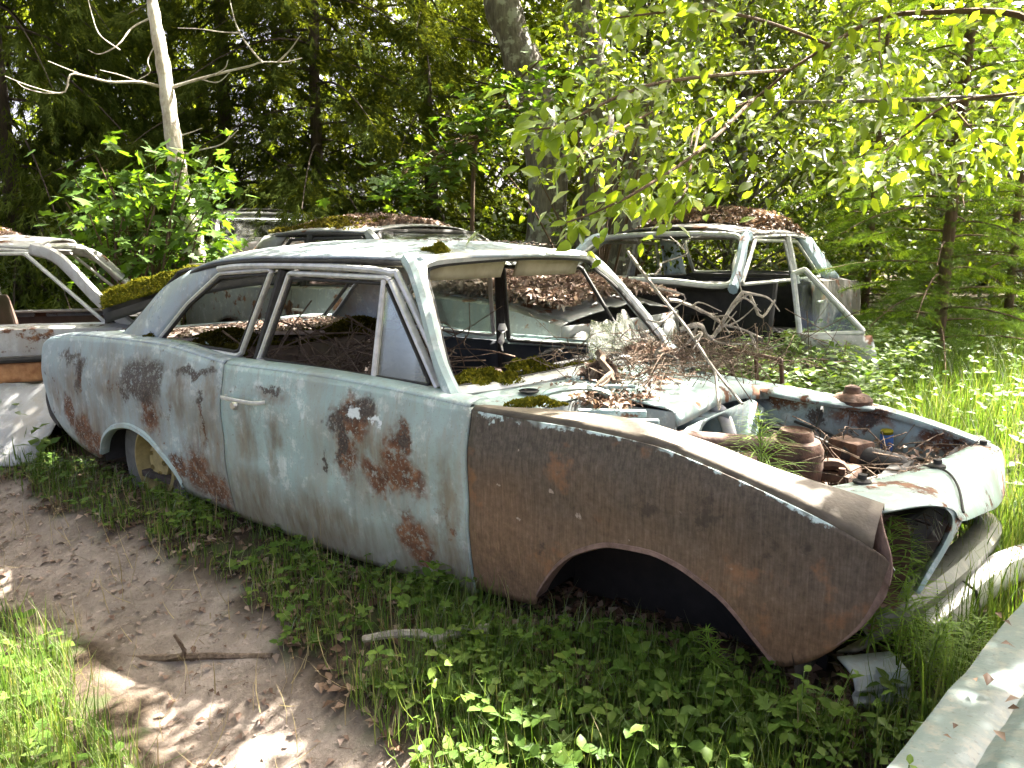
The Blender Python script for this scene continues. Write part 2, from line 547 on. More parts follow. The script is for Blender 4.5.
def rust_fender():
    m = M('brown_rust_fender')
    o = m.co()
    uv = m.co('UV')
    streak = m.noise(1, 6, m.co(scale=(170, 170, 9)), .6)
    cl = m.noise(3, 6, o, .6)
    sep = m.n('SeparateXYZ', {0: o})
    h = m.math('ADD', sep.outputs[2], m.math('MULTIPLY', m.math('SUBTRACT', cl, .5), .55))
    low = m.mr(h, .62, .18)
    pit = m.noise(48, 7, o, .72)
    mixn = m.math('ADD', m.math('MULTIPLY', streak, .45), m.math('MULTIPLY', pit, .55))
    up = m.ramp(mixn, [(.34, (.036, .030, .024)), (.48, (.066, .055, .043)), (.60, (.100, .084, .067)), (.74, (.165, .143, .118))])
    dn = m.ramp(mixn, [(.34, (.082, .050, .028)), (.52, (.145, .090, .052)), (.70, (.215, .138, .084))])
    col = m.mix(low, up, dn)
    sepuv = m.n('SeparateXYZ', {0: uv})
    # worn crest where the old paint still shows
    cn = m.noise(11, 5, o, .65)
    e = m.math('ADD', sepuv.outputs[1], m.math('MULTIPLY', m.math('SUBTRACT', cn, .5), .30))
    keep = m.math('MULTIPLY', m.mr(e, .975, .995), m.mr(m.noise(6, 3, o), .44, .52))
    col = m.mix(keep, col, (.42, .52, .51))
    chips = m.mr(m.noise(16, 5, m.co(loc=(3, 1, 7)), .5), .70, .73)
    col = m.mix(m.math('MULTIPLY', chips, .8), col, (.33, .27, .22))
    blk = m.mr(m.noise(7, 7, m.co(loc=(4, 8, 2)), .7), .58, .66)
    col = m.mix(m.math('MULTIPLY', blk, .65), col, (.035, .026, .021))
    orange = m.mr(m.noise(4.5, 6, m.co(loc=(9, 2, 1)), .6), .60, .68)
    col = m.mix(m.math('MULTIPLY', orange, .6), col, (.23, .11, .05))
    bh = m.math('ADD', m.math('MULTIPLY', streak, .3), m.math('ADD', m.math('MULTIPLY', pit, .9), m.math('MULTIPLY', m.noise(5, 3, o), 2.5)))
    return m.done(m.bsdf(col, .72, spec=.3, normal=m.bump(bh, .45, .004)))


m_fender = rust_fender()


def simple(name, c1, c2, scale=20, rough=.7, metal=0.0, bump=.3, dist=.006, spec=.4):
    m = M(name)
    o = m.co()
    n1 = m.noise(scale, 6, o, .62)
    col = m.ramp(n1, [(.3, c1), (.7, c2)])
    return m.done(m.bsdf(col, rough, metal, spec, m.bump(m.noise(scale * 3, 4, o), bump, dist)))


m_fendertop = simple('rust_fender_top', (.052, .042, .030), (.12, .10, .074), 16, .66)
m_rust = simple('deep_brown_rust', (.030, .018, .012), (.12, .062, .036), 24, .85, bump=.6)
m_rustpink = simple('pinkish_rust', (.075, .045, .032), (.20, .13, .105), 24, .8, bump=.5)
m_orange_rust = simple('orange_rust', (.20, .085, .03), (.45, .24, .11), 15, .85, bump=.5)
m_black = simple('dull_black', (.012, .012, .012), (.03, .028, .026), 18, .8)  # even near-black for dark fittings and hollows
m_void = simple('cavity_shade_black', (.006, .006, .006), (.014, .013, .012), 18, .9)  # near-black puts the shade of hollows into the colour
m_navy = simple('dark_navy_door_card', (.010, .014, .022), (.03, .036, .046), 9, .6)
m_chrome = simple('dull_chrome', (.42, .42, .40), (.70, .70, .68), 40, .38, .75, .25, .002)
m_trim = simple('aged_pale_window_trim', (.36, .37, .36), (.58, .58, .56), 30, .42, .35, .25, .003)
m_rubber = simple('cracked_rubber', (.012, .012, .012), (.035, .033, .03), 40, .75)
m_tyre = simple('mossy_grey_tyre', (.06, .062, .055), (.12, .12, .105), 14, .9)
m_rim = simple('ochre_rim', (.16, .13, .05), (.34, .27, .11), 18, .8)
m_seat = simple('faded_pink_upholstery', (.24, .19, .165), (.42, .36, .33), 12, .9)
m_brownseat = simple('brown_seat_vinyl', (.045, .028, .022), (.10, .065, .05), 9, .6)
m_floorpan = simple('dark_floor_pan', (.02, .017, .014), (.06, .045, .035), 12, .9)
m_blueplastic = simple('blue_plastic', (.02, .07, .22), (.05, .13, .33), 20, .5)
m_wire = simple('black_cable', (.01, .01, .01), (.03, .028, .025), 30, .6)
m_headliner = simple('stained_cream_headliner', (.30, .27, .18), (.50, .46, .34), 6, .9)
m_white = simple('sun_bleached_white', (.55, .54, .50), (.78, .77, .73), 18, .55)


def bark(name, c1, c2, sc=(18, 18, 3), lich=None):
    m = M(name)
    v = m.co(scale=sc)
    n1 = m.noise(1, 7, v, .7)
    col = m.ramp(n1, [(.3, c1), (.68, c2)])
    if lich:
        col = m.mix(m.math('MULTIPLY', m.mr(m.noise(7, 5), .52, .6), .8), col, lich)
    return m.done(m.bsdf(col, .92, spec=.2, normal=m.bump(n1, .8, .03)))


m_bark = bark('rough_grey_bark', (.035, .03, .025), (.20, .18, .15), lich=(.30, .31, .26))
m_darkbark = bark('dark_spruce_bark', (.02, .016, .012), (.085, .065, .05))
m_palebark = bark('peeled_pale_trunk', (.22, .19, .15), (.60, .55, .47), (14, 14, 6), (.52, .50, .44))
m_brownbark = bark('young_brown_bark', (.05, .032, .02), (.14, .095, .06))
m_deadwood = bark('bleached_dead_twigs', (.16, .135, .11), (.48, .44, .38), (30, 30, 30))
m_brownstick = bark('brown_dry_stick', (.06, .04, .028), (.20, .15, .11), (30, 30, 30))


def leafmat(name, cols, trans=.42, tint=(1.25, 1.25, .55), gloss=.10, rough=.42):
    m = M(name)
    g = m.n('NewGeometry')
    rnd = g.outputs['Random Per Island']
    col = m.ramp(rnd, [(i / max(1, len(cols) - 1), c) for i, c in enumerate(cols)])
    col = m.mix(m.math('MULTIPLY', m.mr(m.noise(1.3, 3, m.co()), .35, .65), .45), col, tuple(c * .6 for c in cols[0]))
    tcol = m.mix(1.0, col, tint, 'MULTIPLY')
    d = m.n('BsdfDiffuse', {'Color': col}).outputs[0]
    t = m.n('BsdfTranslucent', {'Color': tcol}).outputs[0]
    sh = m.n('MixShader', {0: trans, 1: d, 2: t}).outputs[0]
    if gloss:
        gl = m.n('BsdfGlossy', {'Color': (1, 1, 1, 1), 'Roughness': rough}).outputs[0]
        fr = m.n('Fresnel', {'IOR': 1.38}).outputs[0]
        sh = m.n('MixShader', {0: m.math('MULTIPLY', fr, gloss * 8), 1: sh, 2: gl}).outputs[0]
    return m.done(sh)


m_leaf = leafmat('broad_leaf_green', [(.045, .080, .012), (.07, .115, .016), (.10, .15, .022)], .55, (2.2, 1.9, .45), .05)
m_leafbright = leafmat('young_yellow_green_leaf', [(.10, .17, .02), (.15, .23, .025), (.20, .28, .03)], .58, (2.0, 1.75, .4), .05)
m_leafwarm = leafmat('sunlight_tinted_background_leaf', [(.065, .095, .016), (.10, .13, .022), (.14, .17, .03)], .58, (2.1, 2.0, .6), 0)  # brighter than the plain leaf green: sunlight put into the colour
m_maple = leafmat('maple_leaf_green', [(.04, .085, .014), (.06, .12, .018), (.09, .15, .022)], .52, (1.9, 1.8, .4), .015)
m_spruce = leafmat('spruce_needles', [(.032, .048, .012), (.048, .068, .015), (.07, .09, .02)], .45, (2.4, 2.0, .5), 0)
m_spruceyel = leafmat('backlit_hanging_needles', [(.04, .06, .014), (.06, .085, .02), (.09, .115, .028)], .52, (2.1, 2.0, .6), 0)  # yellow-green of the backlight put into the needle colour
m_youngspruce = leafmat('young_spruce_needles', [(.05, .09, .016), (.07, .12, .022), (.10, .15, .03)], .45, (1.8, 1.7, .45), 0)
m_grass = leafmat('meadow_grass', [(.05, .10, .018), (.08, .14, .026), (.11, .175, .036), (.14, .19, .05), (.22, .21, .10)], .45, (1.35, 1.4, .55), .02)
m_herb = leafmat('ground_herb_leaves', [(.055, .11, .018), (.08, .145, .024), (.105, .17, .03), (.13, .185, .036)], .44, (1.6, 1.5, .5), .03)
m_horsetail = leafmat('horsetail_green', [(.10, .18, .03), (.14, .23, .04), (.18, .27, .05)], .45, (1.6, 1.5, .5), .02)
m_dryleaf = leafmat('dry_brown_leaves', [(.06, .035, .022), (.12, .075, .05), (.20, .14, .10), (.30, .23, .18)], .15, (1.3, 1.1, .8), .03)
m_pinkleaf = leafmat('bleached_leaf_litter', [(.09, .055, .04), (.17, .115, .09), (.25, .185, .15), (.34, .27, .23)], .15, (1.2, 1.1, .9), .02)
m_moss = leafmat('yellow_green_moss', [(.075, .085, .012), (.13, .13, .018), (.20, .18, .025)], .3, (1.3, 1.2, .5), 0)
m_darkmoss = leafmat('olive_moss', [(.045, .045, .01), (.075, .072, .014), (.12, .10, .025)], .3, (1.3, 1.2, .5), 0)
m_petal = leafmat('white_petals', [(.6, .62, .55), (.75, .76, .70)], .3, (1.1, 1.1, 1), 0)
m_drygrass = leafmat('dry_straw', [(.24, .19, .10), (.36, .30, .17)], .3, (1.2, 1.1, .8), .02)


def glassmat(name, dust=.25, crack=False):
    m = M(name)
    o = m.co()
    tr = m.n('BsdfTransparent', {'Color': (.86, .92, .90, 1)}).outputs[0]
    nrm = None
    df = m.math('MULTIPLY', m.mr(m.noise(9, 5, o), .35, .75), dust)
    if crack:
        v = m.n('TexVoronoi', {'Vector': o, 'Scale': 75}, feature='DISTANCE_TO_EDGE').outputs[0]
        ln = m.mr(v, .10, .02)
        df = m.math('ADD', df, m.math('MULTIPLY', ln, .32))
        nrm = m.bump(m.n('TexVoronoi', {'Vector': o, 'Scale': 75}).outputs[0], .4, .004)
    gl = m.n('BsdfGlossy', {'Color': (1, 1, 1, 1), 'Roughness': .06}).outputs[0]
    if nrm is not None:
        s_ = m.t.nodes[-1]
        m.put(gl.node.inputs['Normal'], nrm)
    fr = m.math('MULTIPLY', m.n('Fresnel', {'IOR': 1.45}).outputs[0], .8)
    sh = m.n('MixShader', {0: fr, 1: tr, 2: gl}).outputs[0]
    di = m.n('BsdfDiffuse', {'Color': (.45, .44, .40, 1)}).outputs[0]
    sh = m.n('MixShader', {0: df, 1: sh, 2: di}).outputs[0]
    return m.done(sh)


m_glass = glassmat('dusty_window_glass', .10)
m_crack = glassmat('shattered_safety_glass', .16, True)


def groundmat():
    m = M('forest_ground')
    o = m.co()
    at_ = m.n('Attribute', attribute_name='path').outputs['Fac']
    n1 = m.noise(6, 8, o, .65)
    n2 = m.noise(60, 6, o, .7)
    dirt = m.ramp(n1, [(.3, (.125, .100, .080)), (.5, (.20, .165, .138)), (.72, (.29, .245, .21))])
    dirt = m.mix(m.math('MULTIPLY', m.mr(n2, .55, .7), .5), dirt, (.07, .05, .04))
    dirt = m.mix(m.math('MULTIPLY', m.mr(m.noise(34, 5, m.co(loc=(5, 5, 5)), .6), .6, .68), .6), dirt, (.34, .28, .24))
    humus = m.ramp(n2, [(.3, (.020, .014, .010)), (.6, (.055, .040, .027)), (.8, (.10, .08, .055))])
    humus = m.mix(m.mr(n1, .5, .62), humus, (.035, .045, .016))
    col = m.mix(at_, humus, dirt)
    bh = m.math('ADD', n1, m.math('MULTIPLY', n2, .5))
    return m.done(m.bsdf(col, .95, spec=.15, normal=m.bump(bh, .7, .025)))


m_ground = groundmat()


# ------------------------------------------------------------------ ground
def build_ground():
    def axis(a, b, st):
        left = a - np.cumsum(np.geomspace(.12, 28, 26))[::-1]
        right = b + np.cumsum(np.geomspace(.12, 28, 26))
        return np.concatenate([left, np.arange(a, b + 1e-6, st), right])
    xs = axis(-7, 3, .045); ys = axis(-3.6, 5, .045)
    X, Y = np.meshgrid(xs, ys, indexing='ij')
    pm = path_mask(X, Y)
    Z = G(X, Y) + (.010 * fbm(X, Y, 21., 8) + .006 * fbm(X, Y, 60., 9)) * (np.abs(X) < 8) - .015 * pm
    nx, ny = X.shape
    Vv = np.stack([X, Y, Z], -1).reshape(-1, 3)
    i, j = np.meshgrid(np.arange(nx - 1), np.arange(ny - 1), indexing='ij')
    a = (i * ny + j).ravel()
    F = np.stack([a, a + ny, a + ny + 1, a + 1], 1)
    o = raw_obj('ground', Vv, F, m_ground, smooth=True)
    at_ = o.data.attributes.new('path', 'FLOAT', 'POINT')
    at_.data.foreach_set('value', pm.ravel().astype(np.float32))
    tag(o, 'bare trodden earth path and dark forest soil under the wrecks', 'ground', kind='structure')


build_ground()

# ------------------------------------------------------------------ the main car
car = thing('wrecked_car', 'mint two-door car wreck with brown rusty front fender and no hood', 'car', CB)


def taper(x):
    x = np.asarray(x, float)
    return .075 * np.clip((x - .05) / .62, 0, 1) ** 2 + .045 * np.clip((-2.75 - x) / .92, 0, 1.1) ** 2.5


def yb(x, z):
    """half width of the body at x, z"""
    z = np.asarray(z, float)
    return .832 - .34 * (z - .66) ** 2 - taper(x) + .006 * np.sin(np.clip((z - .72) / .16, -1, 1) * math.pi) * (np.abs(z - .72) < .16)


def side_panel(xs, zb, zt, rows, sgn=-1, extra=0.0, dent=0.0):
    P = []
    for x, b, t in zip(xs, zb, zt):
        z = np.linspace(b, t, rows)
        y = yb(x, z) + extra + dent * fbm(np.full_like(z, x), z, 5., 11)
        P.append(np.stack([np.full_like(z, x), sgn * y, z], 1))
    return Geo().grid(P)


def arch_xs(x0, x1, n):
    return x0 + (x1 - x0) * .5 * (1 - np.cos(np.linspace(0, math.pi, n)))


# rear quarter, near side
QB = ([-3.665, -3.655, -3.62, -3.536, -3.32, -3.03, -3.0, -2.93, -2.80, -2.65, -2.50, -2.36, -2.27, -2.235, -2.1, -1.868],
      [.86, .74, .63, .54, .43, .375, .40, .487, .56, .585, .56, .48, .40, .34, .325, .315])
QT = ([-3.665, -3.64, -3.55, -3.3, -3.08, -2.45, -1.868], [.90, .925, .955, .985, 1.0, 1.005, .962])
xs = np.concatenate([np.linspace(-3.665, -3.55, 8), np.linspace(-3.5, -3.05, 12), arch_xs(-3.03, -2.235, 26), np.linspace(-2.2, -1.868, 10)])
quarter = obj('quarter_panel', side_panel(xs, herm(*QB, xs), herm(*QT, xs), 22, dent=.003), m_quarter, car, solid=.006, label='dented mint rear quarter panel with dark rust blotches')
# lip around the rear wheel opening
ax_ = arch_xs(-3.0, -2.25, 26)
az_ = herm(*QB, ax_)
P = [[(x, -(yb(x, z) + d), z + e) for d, e in ((-.035, .004), (-.002, -.004), (.013, .004), (.012, .022), (.0, .030))] for x, z in zip(ax_, az_)]
obj('wheel_arch_lip', Geo().grid(P), m_mint, quarter)
# shoulder ledge of the quarter panel
xs = np.linspace(-3.62, -1.868, 40)
zt = herm(*QT, xs)
P = [[(x, -(yb(x, z)), z), (x, -(yb(x, z) - .012), z + .010), (x, -(yb(x, z) - .06), z + .016), (x, -(yb(x, z) - .105), z + .012)] for x, z in zip(xs, zt)]
obj('shoulder_ledge', Geo().grid(P), m_roof, quarter, solid=.004)
# door, near side
DT = ([-1.858, -1.4, -.95, -.545], [.960, .963, .954, .934])
xs = np.linspace(-1.858, -.545, 46)
zt = herm(*DT, xs)
g = side_panel(xs, np.interp(xs, [-1.858, -1.2, -.545], [.305, .285, .31]), zt, 30, dent=.003)
door = obj('door', g, m_door, car, solid=.008, label='faded mint door with rusted through patches')
P = [[(x, -(yb(x, z)), z), (x, -(yb(x, z) - .014), z + .012), (x, -(yb(x, z) - .055), z + .020), (x, -(yb(x, z) - .095), z + .014)] for x, z in zip(xs, zt)]
obj('window_ledge', Geo().grid(P), m_mint, door, solid=.004)
# flanged rear and front edge of the door
for xe in (-1.8585, -.5445):
    z = np.linspace(.31, herm(*DT, xe), 20)
    P = [[(xe + (.0 if k == 0 else 0), -(yb(xe, zz) - d) - .0005, zz) for k, d in enumerate((0, .03, .07))] for zz in z]
    obj('door_edge', Geo().grid(P), m_mint, door, solid=.003)
h = Geo()
h.tube(curve([(-1.80, -.845, .838), (-1.79, -.872, .840), (-1.74, -.884, .842), (-1.60, -.884, .842), (-1.555, -.874, .842), (-1.545, -.845, .842)], 20), .0062, 8, flat=1.35)
obj('door_handle', h, m_trim, door)
h = Geo(); h.lathe([(.0, .02), (.014, .02), (.019, .012), (.019, 0)], (-1.755, -.832, .805), (0, -1, 0), 16)
obj('lock_button', h, m_chrome, door)
# front fender, near side: brown with rust
FT = ([-.531, -.40, -.21, .075, .27, .446, .562, .629, .66, .676], [.928, .925, .924, .911, .870, .816, .770, .734, .712, .69])
FB = ([-.531, -.42, -.30, -.284, -.25, -.20, -.127, -.013, .093, .17, .237, .29, .333, .389, .43, .499, .56, .605, .64, .661, .676],
      [.335, .335, .345, .38, .435, .50, .561, .606, .612, .596, .566, .535, .493, .425, .383, .412, .465, .525, .585, .635, .69])
xs = np.unique(np.concatenate([np.linspace(-.531, -.3, 8), np.linspace(-.295, .43, 44), np.linspace(.44, .676, 20)]))
fender = obj('front_fender', side_panel(xs, herm(*FB, xs), herm(*FT, xs), 26, dent=.003), m_fender, car, solid=.006, label='brown front fender rusted all over')
z = np.linspace(.335, .93, 16)
obj('fender_rear_edge', Geo().grid([[(-.5335, -(yb(-.53, zz) - d), zz) for d in (0, .03, .06)] for zz in z]), m_black, fender, solid=.003)
ax_ = np.linspace(-.285, .43, 40)
az_ = herm(*FB, ax_)
P = [[(x, -(yb(x, z) + d), z + e) for d, e in ((-.05, .0), (-.004, -.003), (.008, .002), (.006, .014), (-.001, .018))] for x, z in zip(ax_, az_)]
obj('wheel_arch_lip', Geo().grid(P), m_rustpink, fender)
FI = ([-.531, -.263, -.061, .181, .394, .562, .645], [.925, .940, .945, .913, .862, .830, .812])
xs = np.linspace(-.531, .628, 40)
P = []
for x in xs:
    zc = herm(*FT, x); zi = herm(*FI, x); yo = yb(x, zc); yi = max(.70, .0) - .03 * np.clip((x - .3) / .35, 0, 1)
    P.append([(x, -yo, zc), (x, -(yo - .014), zc + .012 + .2 * max(0, zi - zc)), (x, -(yo * .45 + yi * .55), zc * .35 + zi * .65 + .008), (x, -yi, zi), (x, -(yi - .004), zi - .028)])
obj('fender_top', Geo().grid(P), m_fendertop, fender, solid=.004)
# front rim of the fender around the headlamp
P = []
for s_ in np.linspace(0, 1, 24):
    p0 = curve([(.622, -.685, .812), (.640, -.725, .775), (.668, -.758, .715), (.670, -.772, .66), (.655, -.775, .61), (.605, -.775, .522), (.52, -.77, .43)], 24)[int(s_ * 23)]
    P.append([p0, p0 + (-.035, .035, 0), p0 + (-.06, .05, 0)])
obj('headlamp_rim', Geo().grid(P), m_rustpink, fender, solid=.004)

# roof
P = []
for u in np.linspace(0, 1, 34):
    row = []
    zc = herm([0, .08, .2, .5, .8, .93, 1], [1.392, 1.425, 1.447, 1.463, 1.442, 1.405, 1.365], u)
    ze = herm([0, .2, .5, .72, .88, 1], [1.380, 1.388, 1.388, 1.372, 1.335, 1.275], u)
    w = herm([0, .15, .5, .8, 1], [.580, .640, .668, .660, .610], u)
    for v in np.linspace(-1, 1, 31):
        x = -.945 - 1.525 * u + .10 * (1 - v * v) * (1 - u) ** 2 - .06 * (1 - v * v) * u ** 2 - .0 * u
        row.append((x, v * w, ze + (zc - ze) * (1 - abs(v) ** 2.4) + .002 * float(fbm(x, v, 6., 21))))
    P.append(row)
roof = obj('roof', Geo().grid(P), m_roof, car, solid=.010, off=-1, label='faded blue grey roof skin')
for sg in (-1, 1):
    pts = []
    for u in np.linspace(.02, .99, 40):
        pts.append((-.945 - 1.525 * u, sg * (herm([0, .15, .5, .8, 1], [.580, .640, .668, .660, .610], u) + .008), herm([0, .2, .5, .72, .88, 1], [1.380, 1.388, 1.388, 1.372, 1.335, 1.275], u) - .008))
    obj('rain_gutter', Geo().tube(pts, .009, 6), m_rubber if sg < 0 else m_trim, roof)
P = []
for u in np.linspace(.03, .97, 16):
    P.append([(-.96 - 1.50 * u, v * .60, 1.362 + .04 * (1 - v * v) * math.sin(math.pi * min(1, u + .1))) for v in np.linspace(-1, 1, 9)])
obj('headliner', Geo().grid(P), m_headliner, roof, solid=.004)
# C pillars
for sg in (-1, 1):
    P = []
    for s_ in np.linspace(0, 1, 18):
        o_ = curve([(-2.43, .605, 1.318), (-2.60, .63, 1.245), (-2.74, .655, 1.14), (-2.86, .675, 1.05), (-2.96, .69, .995)], 18)[int(round(s_ * 17))]
        i_ = curve([(-2.0, .664, 1.362), (-2.16, .675, 1.275), (-2.32, .69, 1.175), (-2.45, .70, 1.08), (-2.555, .712, 1.0)], 18)[int(round(s_ * 17))]
        row = []
        for q in np.linspace(0, 1, 9):
            p = o_ * (1 - q) + i_ * q
            p = p + V3((0, .018 * math.sin(math.pi * q), .012 * math.sin(math.pi * q) * (1 - s_)))
            row.append((p[0], sg * p[1], p[2]))
        # wrap towards the rear window
        row = [(row[0][0] + .02, row[0][1] - sg * .06, row[0][2] - .01)] + row
        P.append(row)
    obj('rear_pillar', Geo().grid(P), m_roof, car, solid=.008)


def yw(z):
    return -.722 + (np.asarray(z) - .95) * .155


def wpts(l):
    return [(x, yw(z), z) for x, z in l]


def frame(name, pts, r, mat, parent, n=60, closed=True, flat=.7):
    return obj(name, Geo().tube(curve(pts, n, closed), r, 8, closed=closed, flat=flat), mat, parent)


# window frames, near side
def loop(l, k=.12):
    """round the corners of a polygon"""
    out = []
    L = len(l)
    for i in range(L):
        a, b, c = V3(l[i - 1]), V3(l[i]), V3(l[(i + 1) % L])
        for q in (k, k * .35):
            out.append(b + (a - b) * q)
        for q in (k * .35, k):
            out.append(b + (c - b) * q)
        out.append(b * .5 + c * .5)
    return out


frame('quarter_window_frame', loop(wpts([(-2.535, 1.0), (-2.30, 1.185), (-2.06, 1.325), (-1.70, 1.345), (-1.875, .985)]), .10), .015, m_trim, car, 110)
frame('quarter_window_seal', loop(wpts([(-2.50, 1.01), (-2.28, 1.185), (-2.05, 1.308), (-1.725, 1.325), (-1.89, 1.0)]), .10), .010, m_rubber, car, 110)
dwf = frame('door_window_frame', loop(wpts([(-1.745, .972), (-1.585, 1.332), (-1.02, 1.322), (-.745, .955)]), .07), .016, m_trim, door, 110)
frame('window_seal', loop(wpts([(-1.715, .985), (-1.57, 1.312), (-1.035, 1.302), (-.785, .968)]), .07), .009, m_rubber, door, 110)
obj('vent_divider', Geo().tube([(-1.06, yw(.95) - .004, .955), (-1.045, yw(1.31) - .004, 1.315)], .012, 8), m_trim, door)
vg = Geo(); vg.add([(-1.045, yw(.965), .965), (-.80, yw(.965), .965), (-1.03, yw(1.295), 1.295)], [(0, 1, 2)])
obj('vent_window_pane', vg, m_glass, door, smooth=False, solid=.004)
# B pillar and the header rail above both windows
obj('centre_pillar', Geo().tube([(-1.80, -.70, .93), (-1.645, -.645, 1.345)], .022, 8), m_rubber, car)
frame('header_rail', [(-2.06, -.672, 1.345), (-1.9, -.672, 1.358), (-1.6, -.668, 1.362), (-1.25, -.662, 1.356), (-1.03, -.655, 1.340), (-.97, -.655, 1.30), (-.70, -.705, .945)], .014, m_trim, car, 60, False, 1.0)

# windscreen frame with bowed glass edge
WS = [(-.715, -.700, .952), (-.700, -.655, .945), (-.655, -.53, .946), (-.605, -.30, .952), (-.580, .03, .956), (-.600, .36, .956), (-.600, .56, .956), (-.585, .680, .955), (-.610, .722, .975),
      (-.68, .712, 1.06), (-.83, .650, 1.25), (-.935, .605, 1.345), (-.955, .565, 1.382), (-.915, .38, 1.398), (-.885, 0, 1.405), (-.915, -.38, 1.393), (-.955, -.545, 1.376), (-.945, -.595, 1.34), (-.88, -.632, 1.235), (-.775, -.685, 1.05)]
wsf = frame('windscreen_frame', WS, .029, m_trim, car, 150, True, .75)
c0 = V3((-.78, 0, 1.17))
frame('windscreen_seal', [c0 + (V3(p) - c0) * V3((.93, .955, .92)) for p in WS], .011, m_rubber, wsf, 150)
# A pillars
for sg in (-1, 1):
    fo = .08 if sg > 0 else 0
    a = curve([(-.655 + fo, sg * .742, .925), (-.74 + fo * .8, sg * .722, 1.05), (-.84 + fo * .3, sg * .675, 1.22), (-.93, sg * .635, 1.345), (-.985, sg * .615, 1.392)], 14)
    obj('windscreen_pillar', Geo().tube(a, [.036, .030, .027, .026, .026, .026, .026, .026, .026, .026, .026, .027, .027, .024], 8), m_mint, car)
# a shattered remnant of the windscreen
P = []
for s_ in np.linspace(0, 1, 12):
    b_ = curve([(-.60, .02, .97), (-.61, .25, .972), (-.645, .52, .972), (-.685, .655, .98)], 12)[int(round(s_ * 11))]
    hgt = np.interp(s_, [0, .12, .3, .5, .75, 1], [.01, .10, .155, .13, .17, .16]) + .012 * math.sin(s_ * 31)
    P.append([b_ + V3((-.62, -.12, 1.0)) * hgt * q for q in np.linspace(0, 1, 5)])
obj('broken_windscreen_glass', Geo().grid(P), m_crack, car, solid=.005)

for (y0, y1) in ((-.50, -.04), (.06, .54)):
    P = [[(-.985 - .03 * q, y, 1.385 - .075 * q) for q in np.linspace(0, 1, 4)] for y in np.linspace(y0, y1, 6)]
    obj('sun_visor', Geo().grid(P), m_headliner, car, solid=.014)
# far side shell
xs = np.linspace(-1.60, -.50, 20)
obj('door', side_panel(xs, np.full(20, .30), herm(*DT, xs), 10, sgn=1), m_mint, car, solid=.006)
xs = np.concatenate([np.linspace(-3.665, -3.05, 14), arch_xs(-3.03, -2.235, 20), np.linspace(-2.2, -1.61, 10)])
obj('quarter_panel', side_panel(xs, herm(*QB, xs), herm(*QT, xs), 12, sgn=1), m_mint, car, solid=.006)
P = [[(x, .73, z) for z in np.linspace(.30, .915, 6)] for x in np.linspace(-1.585, -.52, 10)]
fd = obj('door_card', Geo().grid(P), m_navy, car, solid=.02)
obj('armrest', Geo().box((-1.0, .70, .66), (.34, .05, .05), bev=.012), m_navy, fd)
obj('card_trim', Geo().box((-1.05, .716, .80), (1.0, .012, .015)), m_chrome, fd)
P = [[(x, .73, z) for z in np.linspace(.30, .93, 6)] for x in np.linspace(-2.6, -1.615, 8)]
obj('quarter_card', Geo().grid(P), m_navy, car, solid=.02)
obj('centre_pillar', Geo().tube([(-1.60, .735, .30), (-1.60, .735, .93), (-1.565, .675, 1.365)], .030, 8), m_black, car)
ff = [(-1.545, .725, .935), (-1.53, .66, 1.335), (-1.04, .65, 1.335), (-.80, .715, .945)]
frame('door_window_frame', loop(ff, .07), .014, m_rubber, car, 80)
frame('quarter_window_frame', loop([(-2.45, .72, .985), (-2.25, .69, 1.17), (-2.03, .67, 1.315), (-1.63, .665, 1.335), (-1.65, .725, .955)], .08), .013, m_trim, car, 80)
pg = Geo(); pg.add([(-2.40, .715, 1.0), (-2.24, .69, 1.165), (-2.03, .672, 1.305), (-1.64, .667, 1.325), (-1.66, .722, .965)], [(0, 1, 2, 3, 4)])
obj('quarter_pane', pg, m_glass, car, smooth=False, solid=.004)
obj('window_ledge', Geo().box((-1.07, .755, .935), (1.02, .07, .025), bev=.006), m_mint, car)
obj('tape_strip', Geo().tube(curve([(-1.555, .68, 1.03), (-1.55, .675, .98), (-1.56, .675, .93), (-1.55, .68, .88)], 10), [.016, .022, .026, .024, .020, .024, .02, .014, .016, .008], 6, flat=.35), m_white, car)

# floor, sills, dashboard, seats
obj('floor_pan', Geo().box((-1.55, 0, .335), (2.35, 1.50, .03)), m_floorpan, car, smooth=False)
obj('sill', Geo().box((-1.2, -.765, .335), (1.3, .06, .055), bev=.01), m_floorpan, car)
P = []
for y in np.linspace(-.68, .68, 14):
    b = .10 * (1 - (y / .68) ** 2)
    P.append([(-.69 + b, y, .935), (-.80 + b * .4, y, .945), (-.875, y, .925), (-.885, y, .84), (-.86, y, .74)])
dash = obj('dashboard', Geo().grid(P), m_black, car, solid=.02)
st = Geo()
th = np.linspace(0, 2 * math.pi, 28, endpoint=False)
ctr = V3((-1.12, .36, .80)); ux = V3((0, 1, 0)); uz = V3((.55, 0, .83))
st.tube([ctr + .19 * (ux * math.cos(t) + uz * math.sin(t)) for t in th], .011, 6, closed=True)
st.tube([ctr + .18 * ux, ctr - .18 * ux], .008, 6)
st.tube([ctr, (-.88, .36, .66)], .016, 8)
obj('steering_wheel', st, m_black, car)
P = []
for y in np.linspace(-.62, .62, 14):
    w = .012 * math.sin(y * 17)
    P.append([(-1.93, y, .46), (-1.95, y, .58 + w), (-2.05, y, .62 + w), (-2.22, y, .60 + w), (-2.32, y, .66), (-2.39, y, .82 + w), (-2.43, y, .935 + w), (-2.50, y, .955)])
rs = obj('rear_seat', Geo().grid(P), m_brownseat, car, solid=.03)
obj('parcel_shelf', Geo().grid([[(x, y, .985 - .02 * math.sin(y * 4)) for y in np.linspace(-.64, .64, 10)] for x in np.linspace(-2.98, -2.46, 5)]), m_seat, car, solid=.02)
